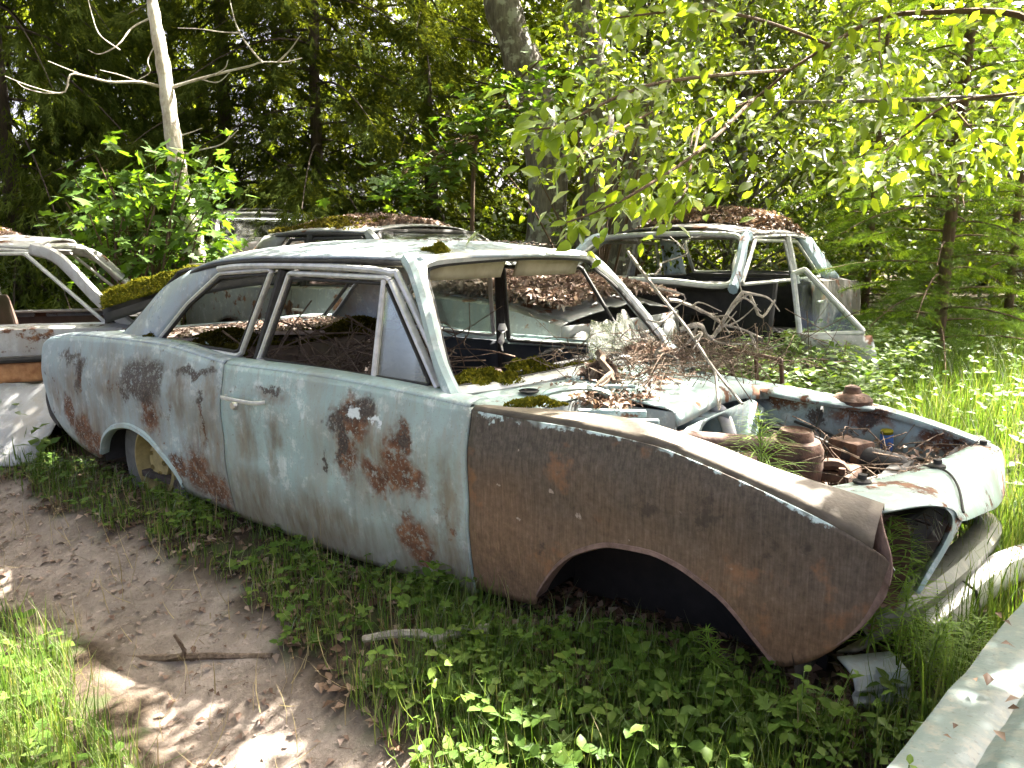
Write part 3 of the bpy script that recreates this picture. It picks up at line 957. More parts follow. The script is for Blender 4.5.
obj('bulkhead_behind_seat', Geo().box((-2.52, 0, .66), (.02, 1.36, .60)), m_black, car, smooth=False)
for yy in (-.36, .36):
    sg_ = Geo()
    sg_.box((-1.20, yy, .50), (.46, .46, .10), bev=.035)
    sg_.box((-1.47, yy, .64), (.09, .44, .34), rot=[[.96, 0, -.26], [0, 1, 0], [.26, 0, .96]], bev=.03)
    obj('front_seat', sg_, m_brownseat, car)
# rear window lip, deck, tail
frame('rear_window_frame', loop([(-2.52, .57, 1.335), (-2.52, -.57, 1.335), (-2.975, -.645, 1.01), (-2.975, .645, 1.01)], .10), .014, m_rubber, car, 90)
for sg in (-1, 1):
    dk = Geo().grid([[(x, sg * w, z) for w, z in ((.735 - taper(x), herm(*QT, x) + .012), (.60 - taper(x), herm(*QT, x) + .008), (.56 - taper(x), herm(*QT, x) - .02))] for x in np.linspace(-3.60, -2.9, 12)])
    obj('boot_edge', dk, m_mint, car, solid=.004)
obj('boot_floor', Geo().box((-3.06, 0, .46), (1.05, 1.36, .03)), m_black, car, smooth=False)
P = []
for y in np.linspace(-.70, .70, 20):
    b = .07 * (1 - (abs(y) / .70) ** 3)
    P.append([(-3.60 - b, y, .955), (-3.65 - b, y, .91), (-3.66 - b, y, .80), (-3.64 - b, y, .66), (-3.56 - b, y, .54), (-3.42 - b, y, .45)])
tail = obj('tail_panel', Geo().grid(P), m_mint, car, solid=.006)
for sg in (-1, 1):
    obj('tail_lamp', Geo().lathe([(.0, .035), (.05, .03), (.075, .01), (.082, 0)], (-3.655, sg * .60, .80), (-1, 0, .1), 18), m_redcar, tail)
# rear bumper end, seen as a dark band under the tail
bp = curve([(-3.50, -.775, .50), (-3.62, -.77, .56), (-3.70, -.735, .66), (-3.73, -.65, .70), (-3.76, -.3, .70), (-3.77, 0, .70), (-3.76, .3, .70), (-3.72, .66, .70), (-3.60, .77, .68)], 40)
obj('rear_bumper', Geo().tube(bp, .022, 8, flat=2.2), m_rubber, car)
# rear wheel
wh = Geo()
wh.lathe([(.19, -.085), (.25, -.095), (.295, -.08), (.31, -.04), (.31, .04), (.295, .08), (.25, .095), (.19, .085)], (-2.60, -.66, .41), (0, -1, 0), 40)
whl = obj('rear_wheel_tyre', wh, m_tyre, car)
rm_ = Geo()
rm_.lathe([(.192, .06), (.182, .090), (.165, .095), (.155, .06), (.14, .02), (.09, .045), (.085, .065), (.03, .075), (0, .075)], (-2.60, -.66, .41), (0, -1, 0), 40)
for k in range(5):
    t = k * 2 * math.pi / 5
    rm_.lathe([(.012, .078), (.012, .060)], (-2.60 + .06 * math.cos(t), -.66, .41 + .06 * math.sin(t)), (0, -1, 0), 6)
obj('wheel_rim', rm_, m_rim, whl)
# inside of the near wheel housings
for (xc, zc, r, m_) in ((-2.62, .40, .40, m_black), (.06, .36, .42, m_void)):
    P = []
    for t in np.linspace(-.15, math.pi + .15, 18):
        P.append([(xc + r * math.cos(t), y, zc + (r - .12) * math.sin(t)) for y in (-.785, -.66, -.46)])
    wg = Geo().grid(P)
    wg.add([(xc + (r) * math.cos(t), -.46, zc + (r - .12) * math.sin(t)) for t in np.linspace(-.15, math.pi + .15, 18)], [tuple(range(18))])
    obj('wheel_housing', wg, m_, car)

obj('wheel_arch_shade_sheet', Geo().box((.06, -.475, .42), (.84, .012, .46)), m_void, car, smooth=False)  # near-black sheet added to stand for shade in the wheel arch
# cowl in front of the windscreen
P = []
for q in np.linspace(0, 1, 12):
    row = []
    for y in np.linspace(-.735, .70, 32):
        bow = .115 * (1 - (y / .72) ** 2)
        x0 = -.70 + bow
        xe = -.36 if y > -.30 else -.40
        x = x0 + (xe - x0) * q
        row.append((x, y, .937 - .018 * q + .006 * math.sin(3 * q) + .004 * float(fbm(x, y, 9., 31)) - .012 * max(0, (abs(y) - .6) / .1)))
    P.append(row)
cowl = obj('cowl', Geo().grid(P), m_frontmint, car, solid=.006)
for k in range(9):
    obj('vent_slat', Geo().box((-.545 + .008 * k, -.22 + .022 * k, .951), (.008, .10, .010), rot=[[.93, -.36, 0], [.36, .93, 0], [0, 0, 1]]), m_greyblue, cowl, smooth=False)
# plenum box with the bulkhead face and its opening
pz = lambda x, y: .924 + .006 * float(fbm(x, y, 8., 32)) - .028 * ((x + .36) / .30) - .055 * float(sstep(.25, .66, y)) + .010 * math.exp(-((y - .02) / .16) ** 2)
P = [[(x, y, pz(x, y)) for y in np.linspace(-.31, .66, 30)] for x in np.linspace(-.36, -.105, 9)]
P += [[(-.105 + dx_, y, pz(-.105, y) + dz_) for y in np.linspace(-.31, .66, 30)] for dx_, dz_ in ((.014, -.005), (.024, -.016), (.029, -.030), (.031, -.055))]
plen = obj('plenum_top', Geo().grid(P), m_frontmint, car, solid=.005)
bh = Geo()
N_ = 20
outer = [(-.075 + .02 * 0, y, z) for y, z in [(-.30, .40), (-.30, .915), (.66, .905), (.66, .40)]]
hole = [(-.075, .02 + .145 * math.copysign(abs(math.cos(t)) ** .6, math.cos(t)), (.715) + .105 * math.copysign(abs(math.sin(t)) ** .6, math.sin(t))) for t in np.linspace(0, 2 * math.pi, 28, endpoint=False)]
ring = []
for (x, y, z) in hole:
    d = V3((0, y - .02, z - .715)); k = min(((.64 if d[1] > 0 else .32) / abs(d[1])) if abs(d[1]) > 1e-6 else 9, ((.112 if d[2] > 0 else .335) / abs(d[2])) if abs(d[2]) > 1e-6 else 9)
    ring.append((-.075, .02 + d[1] * k, .715 + d[2] * k))
n_ = len(hole)
bh.add(hole + ring, [(i, (i + 1) % n_, n_ + (i + 1) % n_, n_ + i) for i in range(n_)])
bh.add(hole + [(x - .13, y, z) for x, y, z in hole], [(i, (i + 1) % n_, n_ + (i + 1) % n_, n_ + i) for i in range(n_)])
bulk = obj('bulkhead', bh, m_frontmint, car, solid=.005)
obj('bulkhead_back', Geo().box((-.215, .17, .62), (.01, .95, .44)), m_greyblue, bulk, smooth=False)
obj('heater_pipe', Geo().tube(curve([(-.05, .16, .62), (-.07, .165, .72), (-.10, .16, .80), (-.14, .15, .83)], 12), .024, 10), m_white, bulk)
obj('bulkhead_side', Geo().box((-.22, -.302, .64), (.28, .008, .50)), m_greyblue, bulk, smooth=False)
# recess beside the bulkhead, with brackets
obj('recess_floor', Geo().box((-.22, -.50, .72), (.42, .40, .012)), m_rust, car, smooth=False)
obj('recess_wall', Geo().box((-.405, -.50, .80), (.012, .42, .22)), m_greyblue, car, smooth=False)
obj('bracket', Geo().tube(curve([(-.47, -.55, .925), (-.43, -.53, .955), (-.37, -.46, .965), (-.33, -.38, .95), (-.31, -.33, .915)], 16), .020, 6, flat=.5), m_frontmint, car)
obj('bracket', Geo().box((-.235, -.455, .895), (.22, .030, .022), rot=[[.86, -.5, 0], [.5, .86, 0], [0, 0, 1]], bev=.004), m_frontmint, car)
obj('bracket', Geo().box((-.13, -.52, .875), (.17, .030, .05), rot=[[.86, -.5, 0], [.5, .86, 0], [0, 0, 1]], bev=.004), m_frontmint, car)
obj('bracket', Geo().box((-.34, -.27, .945), (.16, .035, .012), rot=[[.80, -.6, 0], [.6, .80, 0], [0, 0, 1]], bev=.004), m_frontmint, car)
obj('wiper_hole', Geo().lathe([(.0, -.004), (.030, -.002), (.036, .004), (.030, .007)], (-.52, -.52, .945), (0, 0, 1), 16), m_black, cowl)

# engine bay
obj('bay_floor', Geo().box((.25, .08, .44), (.80, 1.08, .02)), m_floorpan, car, smooth=False)
P = [[(x, .60 + .02 * np.clip((x - .2) / .5, 0, 1), z) for z in np.linspace(.40, herm([-.3, .1, .3, .5, .72], [.855, .835, .81, .775, .715], x), 10)] for x in np.linspace(-.30, .72, 24)]
inner = obj('inner_fender', Geo().grid(P), m_inner, car, solid=.006)
P = []
for x in np.linspace(-.62, .73, 30):
    z = herm([-.62, -.3, .1, .3, .5, .73], [.885, .865, .835, .812, .775, .712], x)
    P.append([(x, .585, z - .02), (x, .59, z), (x, .635, z + .006), (x, .675, z - .002), (x, .68, z - .03)])
obj('fender_rail', Geo().grid(P), m_inner, inner, solid=.004)
P = [[(x, .68 + .05 * q, herm([-.62, -.3, .1, .3, .5, .73], [.885, .865, .835, .812, .775, .712], x) - .03 - .34 * q) for q in np.linspace(0, 1, 5)] for x in np.linspace(-.62, .73, 12)]
obj('fender_remnant', Geo().grid(P), m_rust, inner, solid=.004)
sg_ = Geo(); sg_.lathe([(.075, -.03), (.078, .0), (.06, .018), (.035, .026), (.028, .05), (.018, .055), (0, .055)], (.255, .60, .83), (0, 0, 1), 20)
obj('suspension_mount', sg_, m_rust, car)
obj('cross_rail', Geo().tube(curve([(-.30, .50, .855), (-.1, .52, .845), (.12, .53, .825), (.27, .56, .812), (.34, .60, .80)], 20), [.034] * 14 + [.034, .033, .031, .027, .02, .012], 10, flat=.55), m_frontmint, car)
# near inner fender wall, seen from inside only
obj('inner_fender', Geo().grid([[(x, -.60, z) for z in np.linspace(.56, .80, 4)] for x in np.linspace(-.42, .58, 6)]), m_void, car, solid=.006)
eng = Geo()
eng.box((.20, .10, .53), (.42, .26, .22), bev=.02)
eng.box((.20, .10, .655), (.40, .19, .05), bev=.02)
for k in range(6):
    eng.lathe([(.012, 0), (.012, .02), (0, .022)], (.03 + .068 * k, .02, .68), (0, 0, 1), 6)
obj('engine_block', eng, m_rust, car)
can = Geo()
can.lathe([(.085, -.20), (.092, -.19), (.095, -.10), (.097, -.09), (.095, -.08), (.093, -.03), (.080, -.005), (.060, .0), (.056, .022), (.050, .030), (.046, .022), (.02, .012), (0, .012)], (.225, -.02, .79), (.05, -.03, 1), 24)
obj('rusty_air_cleaner', can, m_rust, car)
obj('can_spout', Geo().tube(curve([(.29, .02, .70), (.35, .05, .70), (.38, .06, .66)], 8), .022, 8), m_rust, car)
obj('exhaust_pipe', Geo().tube(curve([(-.12, -.30, .80), (0, -.22, .79), (.10, -.12, .775), (.18, -.06, .76)], 14), .028, 10), m_rustpink, car)
obj('carburettor', Geo().box((.33, .30, .70), (.13, .10, .075), rot=[[.9, .43, 0], [-.43, .9, 0], [0, 0, 1]], bev=.015), m_rust, car)
obj('starter_motor', Geo().lathe([(.0, -.12), (.035, -.12), (.045, -.10), (.045, .08), (.03, .1), (.0, .1)], (.42, .30, .67), (.9, .2, -.2), 16), m_black, car)
rs_ = Geo(); rs_.lathe([(.0, -.05), (.022, -.05), (.025, .012), (.020, .022), (.0, .024)], (.40, .555, .700), (0, -.2, 1), 16)
obj('brake_reservoir', rs_, m_blueplastic, car)
obj('reservoir_cap', Geo().lathe([(.023, 0), (.023, .010), (.014, .014), (0, .014)], (.40, .550, .722), (0, -.2, 1), 16), m_moss, car)
for k, l in enumerate([[(.05, .56, .72), (.2, .50, .70), (.38, .45, .66), (.6, .50, .66)], [(.15, .58, .80), (.16, .50, .74), (.14, .40, .64), (.17, .28, .60)], [(.36, .52, .66), (.45, .40, .66), (.52, .20, .66), (.50, -.05, .70)], [(.42, .58, .62), (.52, .45, .66), (.62, .45, .67)], [(-.03, .35, .74), (.15, .42, .70), (.30, .38, .66)], [(.28, .20, .66), (.40, .12, .64), (.5, .2, .67), (.60, .35, .68)], [(.30, -.2, .60), (.42, -.1, .66), (.46, .08, .66)]]):
    obj('loose_cable', Geo().tube(curve(l, 24), [.006, .008, .005, .007, .010, .006, .008][k], 6), [m_wire, m_wire, m_brownstick, m_wire, m_wire, m_deadwood, m_wire][k], car)
obj('radiator', Geo().box((.50, .10, .56), (.06, .56, .24), bev=.008), m_black, car)

# nose: panel in front of the bay
SN = [[(.44, -.54, .785), (.51, -.59, .797), (.57, -.64, .802), (.622, -.672, .800), (.632, -.68, .785)],
      [(.52, -.40, .785), (.575, -.43, .797), (.635, -.47, .804), (.70, -.55, .800), (.708, -.56, .782)],
      [(.565, -.28, .778), (.625, -.31, .793), (.69, -.35, .795), (.745, -.46, .775), (.75, -.475, .755)],
      [(.60, -.15, .770), (.66, -.18, .783), (.715, -.23, .778), (.765, -.42, .742), (.768, -.425, .715)],
      [(.635, .02, .762), (.69, 0, .772), (.745, -.06, .750), (.788, -.15, .690), (.785, -.15, .665)],
      [(.66, .20, .750), (.705, .18, .758), (.762, .14, .730), (.802, .10, .642), (.795, .10, .620)],
      [(.68, .42, .732), (.725, .41, .735), (.775, .40, .700), (.803, .38, .600), (.795, .38, .580)],
      [(.70, .62, .713), (.735, .62, .712), (.775, .62, .680), (.790, .60, .565), (.78, .60, .545)],
      [(.69, .68, .700), (.72, .69, .698), (.745, .70, .660), (.752, .69, .560), (.74, .68, .54)]]
SN = np.array(SN)
SN[:, 4] = SN[:, 3] + V3((-.003, .0, -.008))
cols_ = [curve(SN[:, k], 44) for k in range(5)]
P = []
for i in range(44):
    P.append(curve([c[i] for c in cols_], 14))
nose = obj('nose_panel', Geo().grid(P), m_frontmint, car, solid=.005, label='pale mint nose panel above the empty grille')
lo_ = curve([(.7685, -.422, .738), (.747, -.472, .675), (.722, -.53, .612), (.705, -.56, .57)], 18)
li_ = curve([(.728, -.50, .790), (.752, -.478, .748), (.741, -.505, .69), (.716, -.545, .625), (.698, -.572, .572)], 18)
P = [[a + V3((-.010, .012, -.002)), a, a * .6 + b * .4 + V3((.002, -.001, 0)), b, b + V3((-.010, .016, .0))] for a, b in zip(lo_, li_)]
obj('headlamp_leg', Geo().grid(P), m_frontmint, nose, solid=.003)
obj('panel_seam', Geo().tube(curve([(.625, -.105, .783), (.69, -.16, .7885), (.735, -.27, .778), (.766, -.40, .748)], 16), .0035, 5), m_black, nose)
for (x, y, z) in [(.66, -.10, .782), (.53, -.45, .798), (.72, .52, .722)]:
    obj('hood_catch', Geo().lathe([(.024, -.002), (.024, .005), (.012, .010), (.012, .022), (0, .024)], (x, y, z), (0, 0, 1), 10), m_black, nose)
hl = Geo(); hl.lathe([(.115, .0), (.108, -.04), (.085, -.09), (.04, -.12), (0, -.125)], (.64, -.61, .655), (1, -.25, .05), 24)
obj('headlamp_bucket', hl, m_rust, car)
hl = Geo(); hl.lathe([(.115, .0), (.108, -.04), (.085, -.09), (.04, -.12), (0, -.125)], (.70, .55, .60), (1, .2, .05), 24)
obj('headlamp_bucket', hl, m_rust, car)
obj('grille_shade_sheet', Geo().grid([[(.56 + .012 * q, y, .38), (.555 + .012 * q, y, .55), (.57 + .012 * q, y, .70), (.66 + .012 * q, y, .735 - .022 * q)] for q, y in enumerate(np.linspace(-.50, .62, 7))]), m_void, car, solid=.01)  # near-black sheet stands for the shade behind the empty grille
vl = curve([(.58, -.60, .45), (.65, -.52, .495), (.70, -.36, .505), (.75, -.02, .490), (.78, .36, .455), (.775, .58, .44), (.73, .68, .43)], 40)
P = [[p + V3((-.06, 0, .012)), p + V3((0, 0, .012)), p + V3((.02, 0, -.01)), p + V3((.018, 0, -.035)), p + V3((.0, 0, -.06)), p + V3((-.05, 0, -.08))] for p in vl]
obj('front_valance', Geo().grid(P), m_valance, car, solid=.006)


# ------------------------------------------------------------------ the other wrecks
def wreck(name, label, loc, rz, mats, scale=1.0, roof_extra=0.0, doors=True, wagon=False, hood=True, glass=True, detail=True, bz=0.0, nose=True, pillar=None, front=9.0, open_door=False):
    """a rounded sixties saloon, nose along local +x, standing on its sills"""
    mb, mr_, mt, mi = mats
    pillar = pillar or mb
    t = thing(name, label, 'car', loc, rz)
    t.scale = (scale,) * 3
    S = lambda nm, g, m, p=None, **k: obj(nm, g, m, p or t, world=False, **k)

    def hw(x, z):
        return .80 - .28 * (z - .55) ** 2 - .07 * np.clip((x - 1.2) / .9, 0, 1) ** 2 - .07 * np.clip((-1.3 - x) / .8, 0, 1) ** 2

    belt = lambda x: float(np.interp(x, [-2.1, -1.4, .2, .8, 1.6, 2.05], [.83, .88, .90, .89, .84, .74])) + bz

    def low(x):
        b = .20
        for xc in (-1.25, 1.30):
            if abs(x - xc) < .38:
                b = max(b, .28 + math.sqrt(max(0, .38 ** 2 - (x - xc) ** 2)) * .92)
        return b
    xs_ = np.unique(np.concatenate([np.linspace(-2.08, 2.05, 40), np.linspace(-1.65, -.85, 22), np.linspace(.90, 1.70, 22)]))
    xs_ = xs_[xs_ <= front]
    for sg in (-1, 1):
        xq = xs_[xs_ < -.40] if (open_door and sg > 0) else xs_
        P = [[(x, sg * hw(x, z), z) for z in np.linspace(low(x), belt(x), 10)] + [(x, sg * (hw(x, belt(x)) - .10), belt(x) + .025)] for x in xq]
        b_ = S('body_side', Geo().grid(P), mb, solid=.006)
        if doors:
            for xd in ((.62, -.42) if not (open_door and sg > 0) else (-1.0,)):
                S('door_gap', Geo().tube([(xd, sg * (hw(xd, z) + .001), z) for z in np.linspace(.24, .88 + bz, 6)], .004, 5), m_black, b_)
            S('door_handle', Geo().box((-.30 if not (open_door and sg > 0) else -.62, sg * .81, .74), (.13, .02, .02), bev=.005), m_chrome, b_)
    # nose and tail
    P = [[(2.05 + .05 * (1 - (y / .72) ** 2) - .03 * q, y, z) for q, z in enumerate((.74 + bz, .66 + bz * .8, .52 + bz * .5, .36, .24))] for y in np.linspace(-.72, .72, 14)]
    nz = S('nose', Geo().grid(P), mb, solid=.006) if nose else None
    if detail:
        for sg in (-1, 1):
            S('headlamp', Geo().lathe([(.095, .0), (.10, .02), (.085, .03), (.05, .045), (0, .05)], (2.06, sg * .55, .60), (1, 0, 0), 18), m_chrome, nz)
        for k in range(5):
            S('grille_bar', Geo().box((2.105, 0, .46 + .045 * k), (.02, .80, .014), bev=.003), m_chrome, nz)
        S('bumper', Geo().tube(curve([(1.85, -.82, .38), (2.08, -.72, .38), (2.18, 0, .38), (2.08, .72, .38), (1.85, .82, .38)], 30), .030, 8, flat=1.8), m_chrome)
    P = [[(-2.08 - .06 * (1 - (y / .70) ** 2), y, z) for z in (.85, .72, .5, .26)] for y in np.linspace(-.70, .70, 10)]
    S('tail', Geo().grid(P), mb, solid=.006)
    if hood:
        P = [[(x, v * (hw(x, belt(x)) - .07), belt(x) + .02 + .055 * (1 - v * v) + (.02 * math.cos(v * 9) ** 2 if abs(v) < .35 else 0)) for v in np.linspace(-1, 1, 19)] for x in np.linspace(.78, 2.06, 14)]
        S('hood', Geo().grid(P), mb, solid=.006)
    zt = 1.335 + roof_extra
    rear_x = -1.75 if wagon else -1.0
    if not wagon:
        P = [[(x, v * (hw(x, belt(x)) - .08), belt(x) + .02 + .05 * (1 - v * v)) for v in np.linspace(-1, 1, 13)] for x in np.linspace(-2.08, -1.42, 7)]
        S('boot_lid', Geo().grid(P), mb, solid=.006)
    # roof
    P = []
    for u in np.linspace(0, 1, 22):
        x = .26 + (rear_x - .26) * u
        zc = zt + .05 * math.sin(math.pi * (u * .9 + .05)) - .02
        ze = zt - .075 + .025 * math.sin(math.pi * u)
        w = .56 + .06 * math.sin(math.pi * (u * .9 + .05))
        P.append([(x + .07 * (1 - v * v) * (1 - u) ** 2, v * w, ze + (zc - ze) * (1 - abs(v) ** 2.6)) for v in np.linspace(-1, 1, 23)])
    rf = S('roof', Geo().grid(P), mr_, solid=.012, off=-1)
    for sg in (-1, 1):
        S('rain_gutter', Geo().tube([(.26 + (rear_x - .26) * u, sg * (.57 + .06 * math.sin(math.pi * (u * .9 + .05))), zt - .085 + .025 * math.sin(math.pi * u)) for u in np.linspace(0, 1, 24)], .010, 6), mt, rf)
        # pillars
        S('front_pillar', Geo().tube(curve([(.80, sg * .70, .89 + bz), (.62, sg * .665, 1.03 + bz * .7), (.40, sg * .60, 1.20), (.24, sg * .565, zt - .07)], 12), .032, 8, flat=1.3), pillar)
        S('centre_pillar', Geo().tube([(-.38, sg * .70, .88 + bz), (-.36, sg * .615, zt - .06)], .030, 8), mt)
        P = []
        bx = -1.45 if not wagon else -1.95
        for s_ in np.linspace(0, 1, 8):
            P.append([((rear_x + .30 * q) * (1 - s_) + (bx + .42 * q) * s_, sg * (.585 + .115 * s_ + .015 * math.sin(math.pi * q)), (zt - .07) * (1 - s_) + (.90 + bz) * s_) for q in np.linspace(0, 1, 5)])
        S('rear_pillar', Geo().grid(P), pillar, solid=.02)
        S('side_window_frame', Geo().tube(curve(loop([(-.33, sg * .695, .915 + bz), (-.32, sg * .615, zt - .10), (.21, sg * .60, zt - .10), (.66, sg * .70, .915 + bz)], .07), 60, True), .013, 6, closed=True), mt)
        S('rear_side_window_frame', Geo().tube(curve(loop([(bx + .52, sg * .70, .92 + bz), (rear_x + .36, sg * .60, zt - .105), (-.42, sg * .615, zt - .10), (-.44, sg * .695, .915 + bz)], .07), 60, True), .013, 6, closed=True), mt)
    # windscreen and rear window trim
    ws = [(.79, -.655, .915 + bz), (.875, -.30, .935 + bz), (.895, 0, .94 + bz), (.875, .30, .935 + bz), (.79, .655, .915 + bz), (.60, .63, 1.06 + bz * .65), (.335, .545, zt - .085), (.33, .30, zt - .055), (.345, 0, zt - .05), (.33, -.30, zt - .055), (.335, -.545, zt - .085), (.60, -.63, 1.06 + bz * .65)]
    S('windscreen_frame', Geo().tube(curve(ws, 90, True), .020, 8, closed=True), mt)
    if glass:
        P = []
        for v in np.linspace(-1, 1, 13):
            b_ = V3((.89 - .10 * v * v, v * .64, .935 + bz)); a_ = V3((.345 - .01 * v * v, v * .54, zt - .06))
            P.append([b_ + (a_ - b_) * q for q in np.linspace(0, 1, 5)])
        S('windscreen', Geo().grid(P), m_glass, solid=.005)
    bx = -1.45 if not wagon else -1.95
    S('rear_window_frame', Geo().tube(curve(loop([(rear_x - .02, .53, zt - .06), (rear_x - .02, -.53, zt - .06), (bx, -.62, .93 + bz), (bx, .62, .93 + bz)], .10), 70, True), .016, 8, closed=True), mt)
    # interior
    S('floor_pan', Geo().box((-.2, 0, .22), (2.4, 1.4, .03)), m_floorpan, smooth=False)
    S('dashboard', Geo().grid([[(.80, y, .90 + bz), (.62, y, .92 + bz), (.55, y, .86 + bz), (.58, y, .70 + bz)] for y in np.linspace(-.66, .66, 6)]), m_black, solid=.02)
    for k, (xx, yy, ww) in enumerate(((.0, -.33, .54), (.0, .33, .54), (-.95, 0, 1.2))):
        sgeo = Geo(); sgeo.box((xx + .05, yy, .42), (.46, ww, .14), bev=.04)
        S('seat_base', sgeo, mi)
        sgeo = Geo(); sgeo.box((xx - .24, yy, .68), (.12, ww * .97, .50), rot=[[.97, 0, -.22], [0, 1, 0], [.22, 0, .97]], bev=.04)
        S('seat_back', sgeo, mi)
    for sg in (-1, 1):
        P = [[(x, sg * .73, z) for z in (.24, .55, .87 + bz)] for x in np.linspace(-1.6, .8 if not (open_door and sg > 0) else -.42, 6)]
        S('inner_side_panel', Geo().grid(P), mi, solid=.01)
    for sg in (-1, 1):
        for xc in ((-1.25, 1.30) if front > 2 else (-1.25,)):
            S('wheel', Geo().lathe([(0, .03), (.06, .05), (.16, .03), (.19, .07), (.25, .08), (.29, .05), (.30, 0), (.29, -.05), (.2, -.07)], (xc, sg * .66, .29), (0, sg, 0), 24), m_tyre)
    return t


car_l = wreck('wrecked_car', 'white car wreck with moss on its roof at the left edge', (-5.06, -.32, .18), math.radians(54), (m_farwhite, m_farwhite, m_trim, m_brownseat), roof_extra=.0, glass=False, detail=False, bz=-.13, nose=False, hood=False, front=.95)
car_b = wreck('wrecked_car', 'leaf covered car wreck directly behind the two-door car', (-3.45, 1.86, zg(-3, 1.8) - .02), math.radians(-2), (m_dullgrey, m_dullgrey, m_rubber, m_brownseat), roof_extra=.03)
car_r = wreck('wrecked_car', 'dark roofed car wreck with sky blue pillars, facing us behind the cowl', (-1.98, 3.98, .06), math.radians(-91.5), (m_darkcar, m_darkcar, m_trim, m_black), scale=1.2, roof_extra=-.04, glass=False, pillar=m_skyblue, detail=False, nose=False, hood=False, front=1.0, open_door=True)
car_d = wreck('wrecked_car', 'dark car wreck with shiny bare roof behind the mossy roof', (*(at(262, 251, 9.4)[:2]), .58), math.radians(-20), (m_darkcar, m_darkcar, m_trim, m_black), detail=False)
car_y = wreck('wrecked_car', 'faded yellow car wreck far behind the young spruce', (-3.6, 19.0, zg(-3.6, 19) + .25), math.radians(-150), (m_yellow, m_yellow, m_trim, m_black), scale=1.15, roof_extra=.15, wagon=True, detail=False)
car_w = wreck('wrecked_car', 'small white car wreck far off at the right edge', (-.6, 20.5, zg(-.6, 20.5) + .1), math.radians(-120), (m_farwhite, m_farwhite, m_trim, m_black), detail=False)

# torn off door leaning out of the dark roofed wreck
ld = thing('torn_door', 'torn off car door leaning beside the dark roofed wreck', 'car door', (-.35, 2.9, zg(-.35, 2.9)))
q0 = V3((-.42, 2.85, .30)); ex = V3((.62, .30, 0)); ez = V3((-.26, .12, .95))
fr = lambda a, b: q0 + ex * a + ez * b
obj('door_frame', Geo().tube(curve(loop([fr(-.10, .55), fr(-.06, 1.0), fr(.06, 1.03), fr(.52, .58)], .10), 60, True), .020, 8, closed=True), m_trim, ld)
obj('door_skin', Geo().grid([[fr(a, b) + V3((.02 * math.sin(b * 4), 0, 0)) for b in np.linspace(-.05, .56, 6)] for a in np.linspace(-.12, .56, 8)]), m_dullgrey, ld, solid=.03)
pn = Geo(); pn.add([fr(-.08, .59), fr(-.04, .98), fr(.06, 1.0), fr(.46, .59)], [(0, 1, 2, 3)])
obj('pane', pn, m_glass, ld, smooth=False, solid=.004)
# rusty square frame lying behind the far rail
rf_ = thing('wire_crate', 'small rusty metal frame lying in the grass behind the cowl', 'crate', at(745, 395, 4.0) * V3((1, 1, 0)) + V3((0, 0, zg(*at(745, 395, 4.0)[:2]))))
c_ = at(756, 372, 3.7)
rr_ = [c_ + V3(p) for p in ((-.13, 0, .10), (.10, .05, .06), (.12, .04, -.10), (-.10, -.02, -.09))]
obj('bar', Geo().tube(curve(loop(rr_, .06), 40, True), .011, 6, closed=True), m_rust, rf_)
obj('bar', Geo().tube([rr_[0] * .5 + rr_[1] * .5, rr_[2] * .5 + rr_[3] * .5], .010, 6), m_rust, rf_)
obj('bar', Geo().tube([rr_[3] + V3((0, 0, 0)), rr_[3] * V3((1, 1, 0)) + V3((.02, .02, zg(rr_[3][0], rr_[3][1]) - .02))], .012, 6), m_rust, rf_)

# flattened sheet on the ground by the tail, with the rusty front behind it
sh = thing('sheet_metal', 'crumpled silver grey sheet metal lying on the ground at the left edge', 'sheet metal', (-3.95, -.95, .2))
P = []
for a in np.linspace(0, 1, 34):
    row = []
    for b in np.linspace(0, 1, 20):
        p = V3((-4.55, -1.50, .14)) * (1 - a) * (1 - b) + V3((-3.66, -.88, .265)) * a * (1 - b) + V3((-4.72, -1.18, .62)) * (1 - a) * b + V3((-3.95, -.42, .64)) * a * b
        k = .018 * float(fbm(a * 2, b, 9., 41)) + .010 * float(fbm(a * 2, b, 26., 42)) + .02 * math.sin(b * 3.1)
        row.append(p + V3((0, -.7, .7)) * k)
    P.append(row)
obj('crumpled_panel', Geo().grid(P), m_sheet, sh, solid=.004)
ob = thing('rusty_rocker_panel', 'orange rusted rocker panel between white door and silver sheet', 'car panel', (-4.4, -.6, .4))
P = [[V3((-4.66, -1.25, .62)) * (1 - s_) + V3((-3.88, -.22, .65)) * s_ + V3((0, .02 * q, .125 * q)) + V3((0, .014 * math.sin(s_ * 40) * (1 - q), 0)) for q in np.linspace(0, 1, 6)] for s_ in np.linspace(0, 1, 40)]
obj('pressed_panel', Geo().grid(P), m_orange_rust, ob, solid=.006)
obj('dark_gap_bar', Geo().tube([V3((-4.66, -1.25, .765)), V3((-3.88, -.22, .785))], .022, 8), m_black, ob)  # black bar stands in for the shaded gap above the panel

# loose mossy lid propped on the open boot
lid = thing('loose_hood', 'moss covered loose hood propped across the open boot', 'car hood', (-3.9, .3, 1.0))
A_, B_ = V3((-3.84, -.34, 1.045)), V3((-3.36, .78, 1.275))
dn = V3((-.80, .35, .02))
P = []
for a in np.linspace(0, 1, 22):
    e = A_ * (1 - a) + B_ * a + V3((0, 0, .05 * math.sin(math.pi * a)))
    P.append([e + V3((.01, 0, -.055)), e + V3((.012, 0, -.03)), e] + [e + dn * q + V3((0, 0, .05 * math.sin(q * 3))) for q in np.linspace(.04, 1, 9)])
obj('hood_skin', Geo().grid(P), m_black, lid, solid=.006)

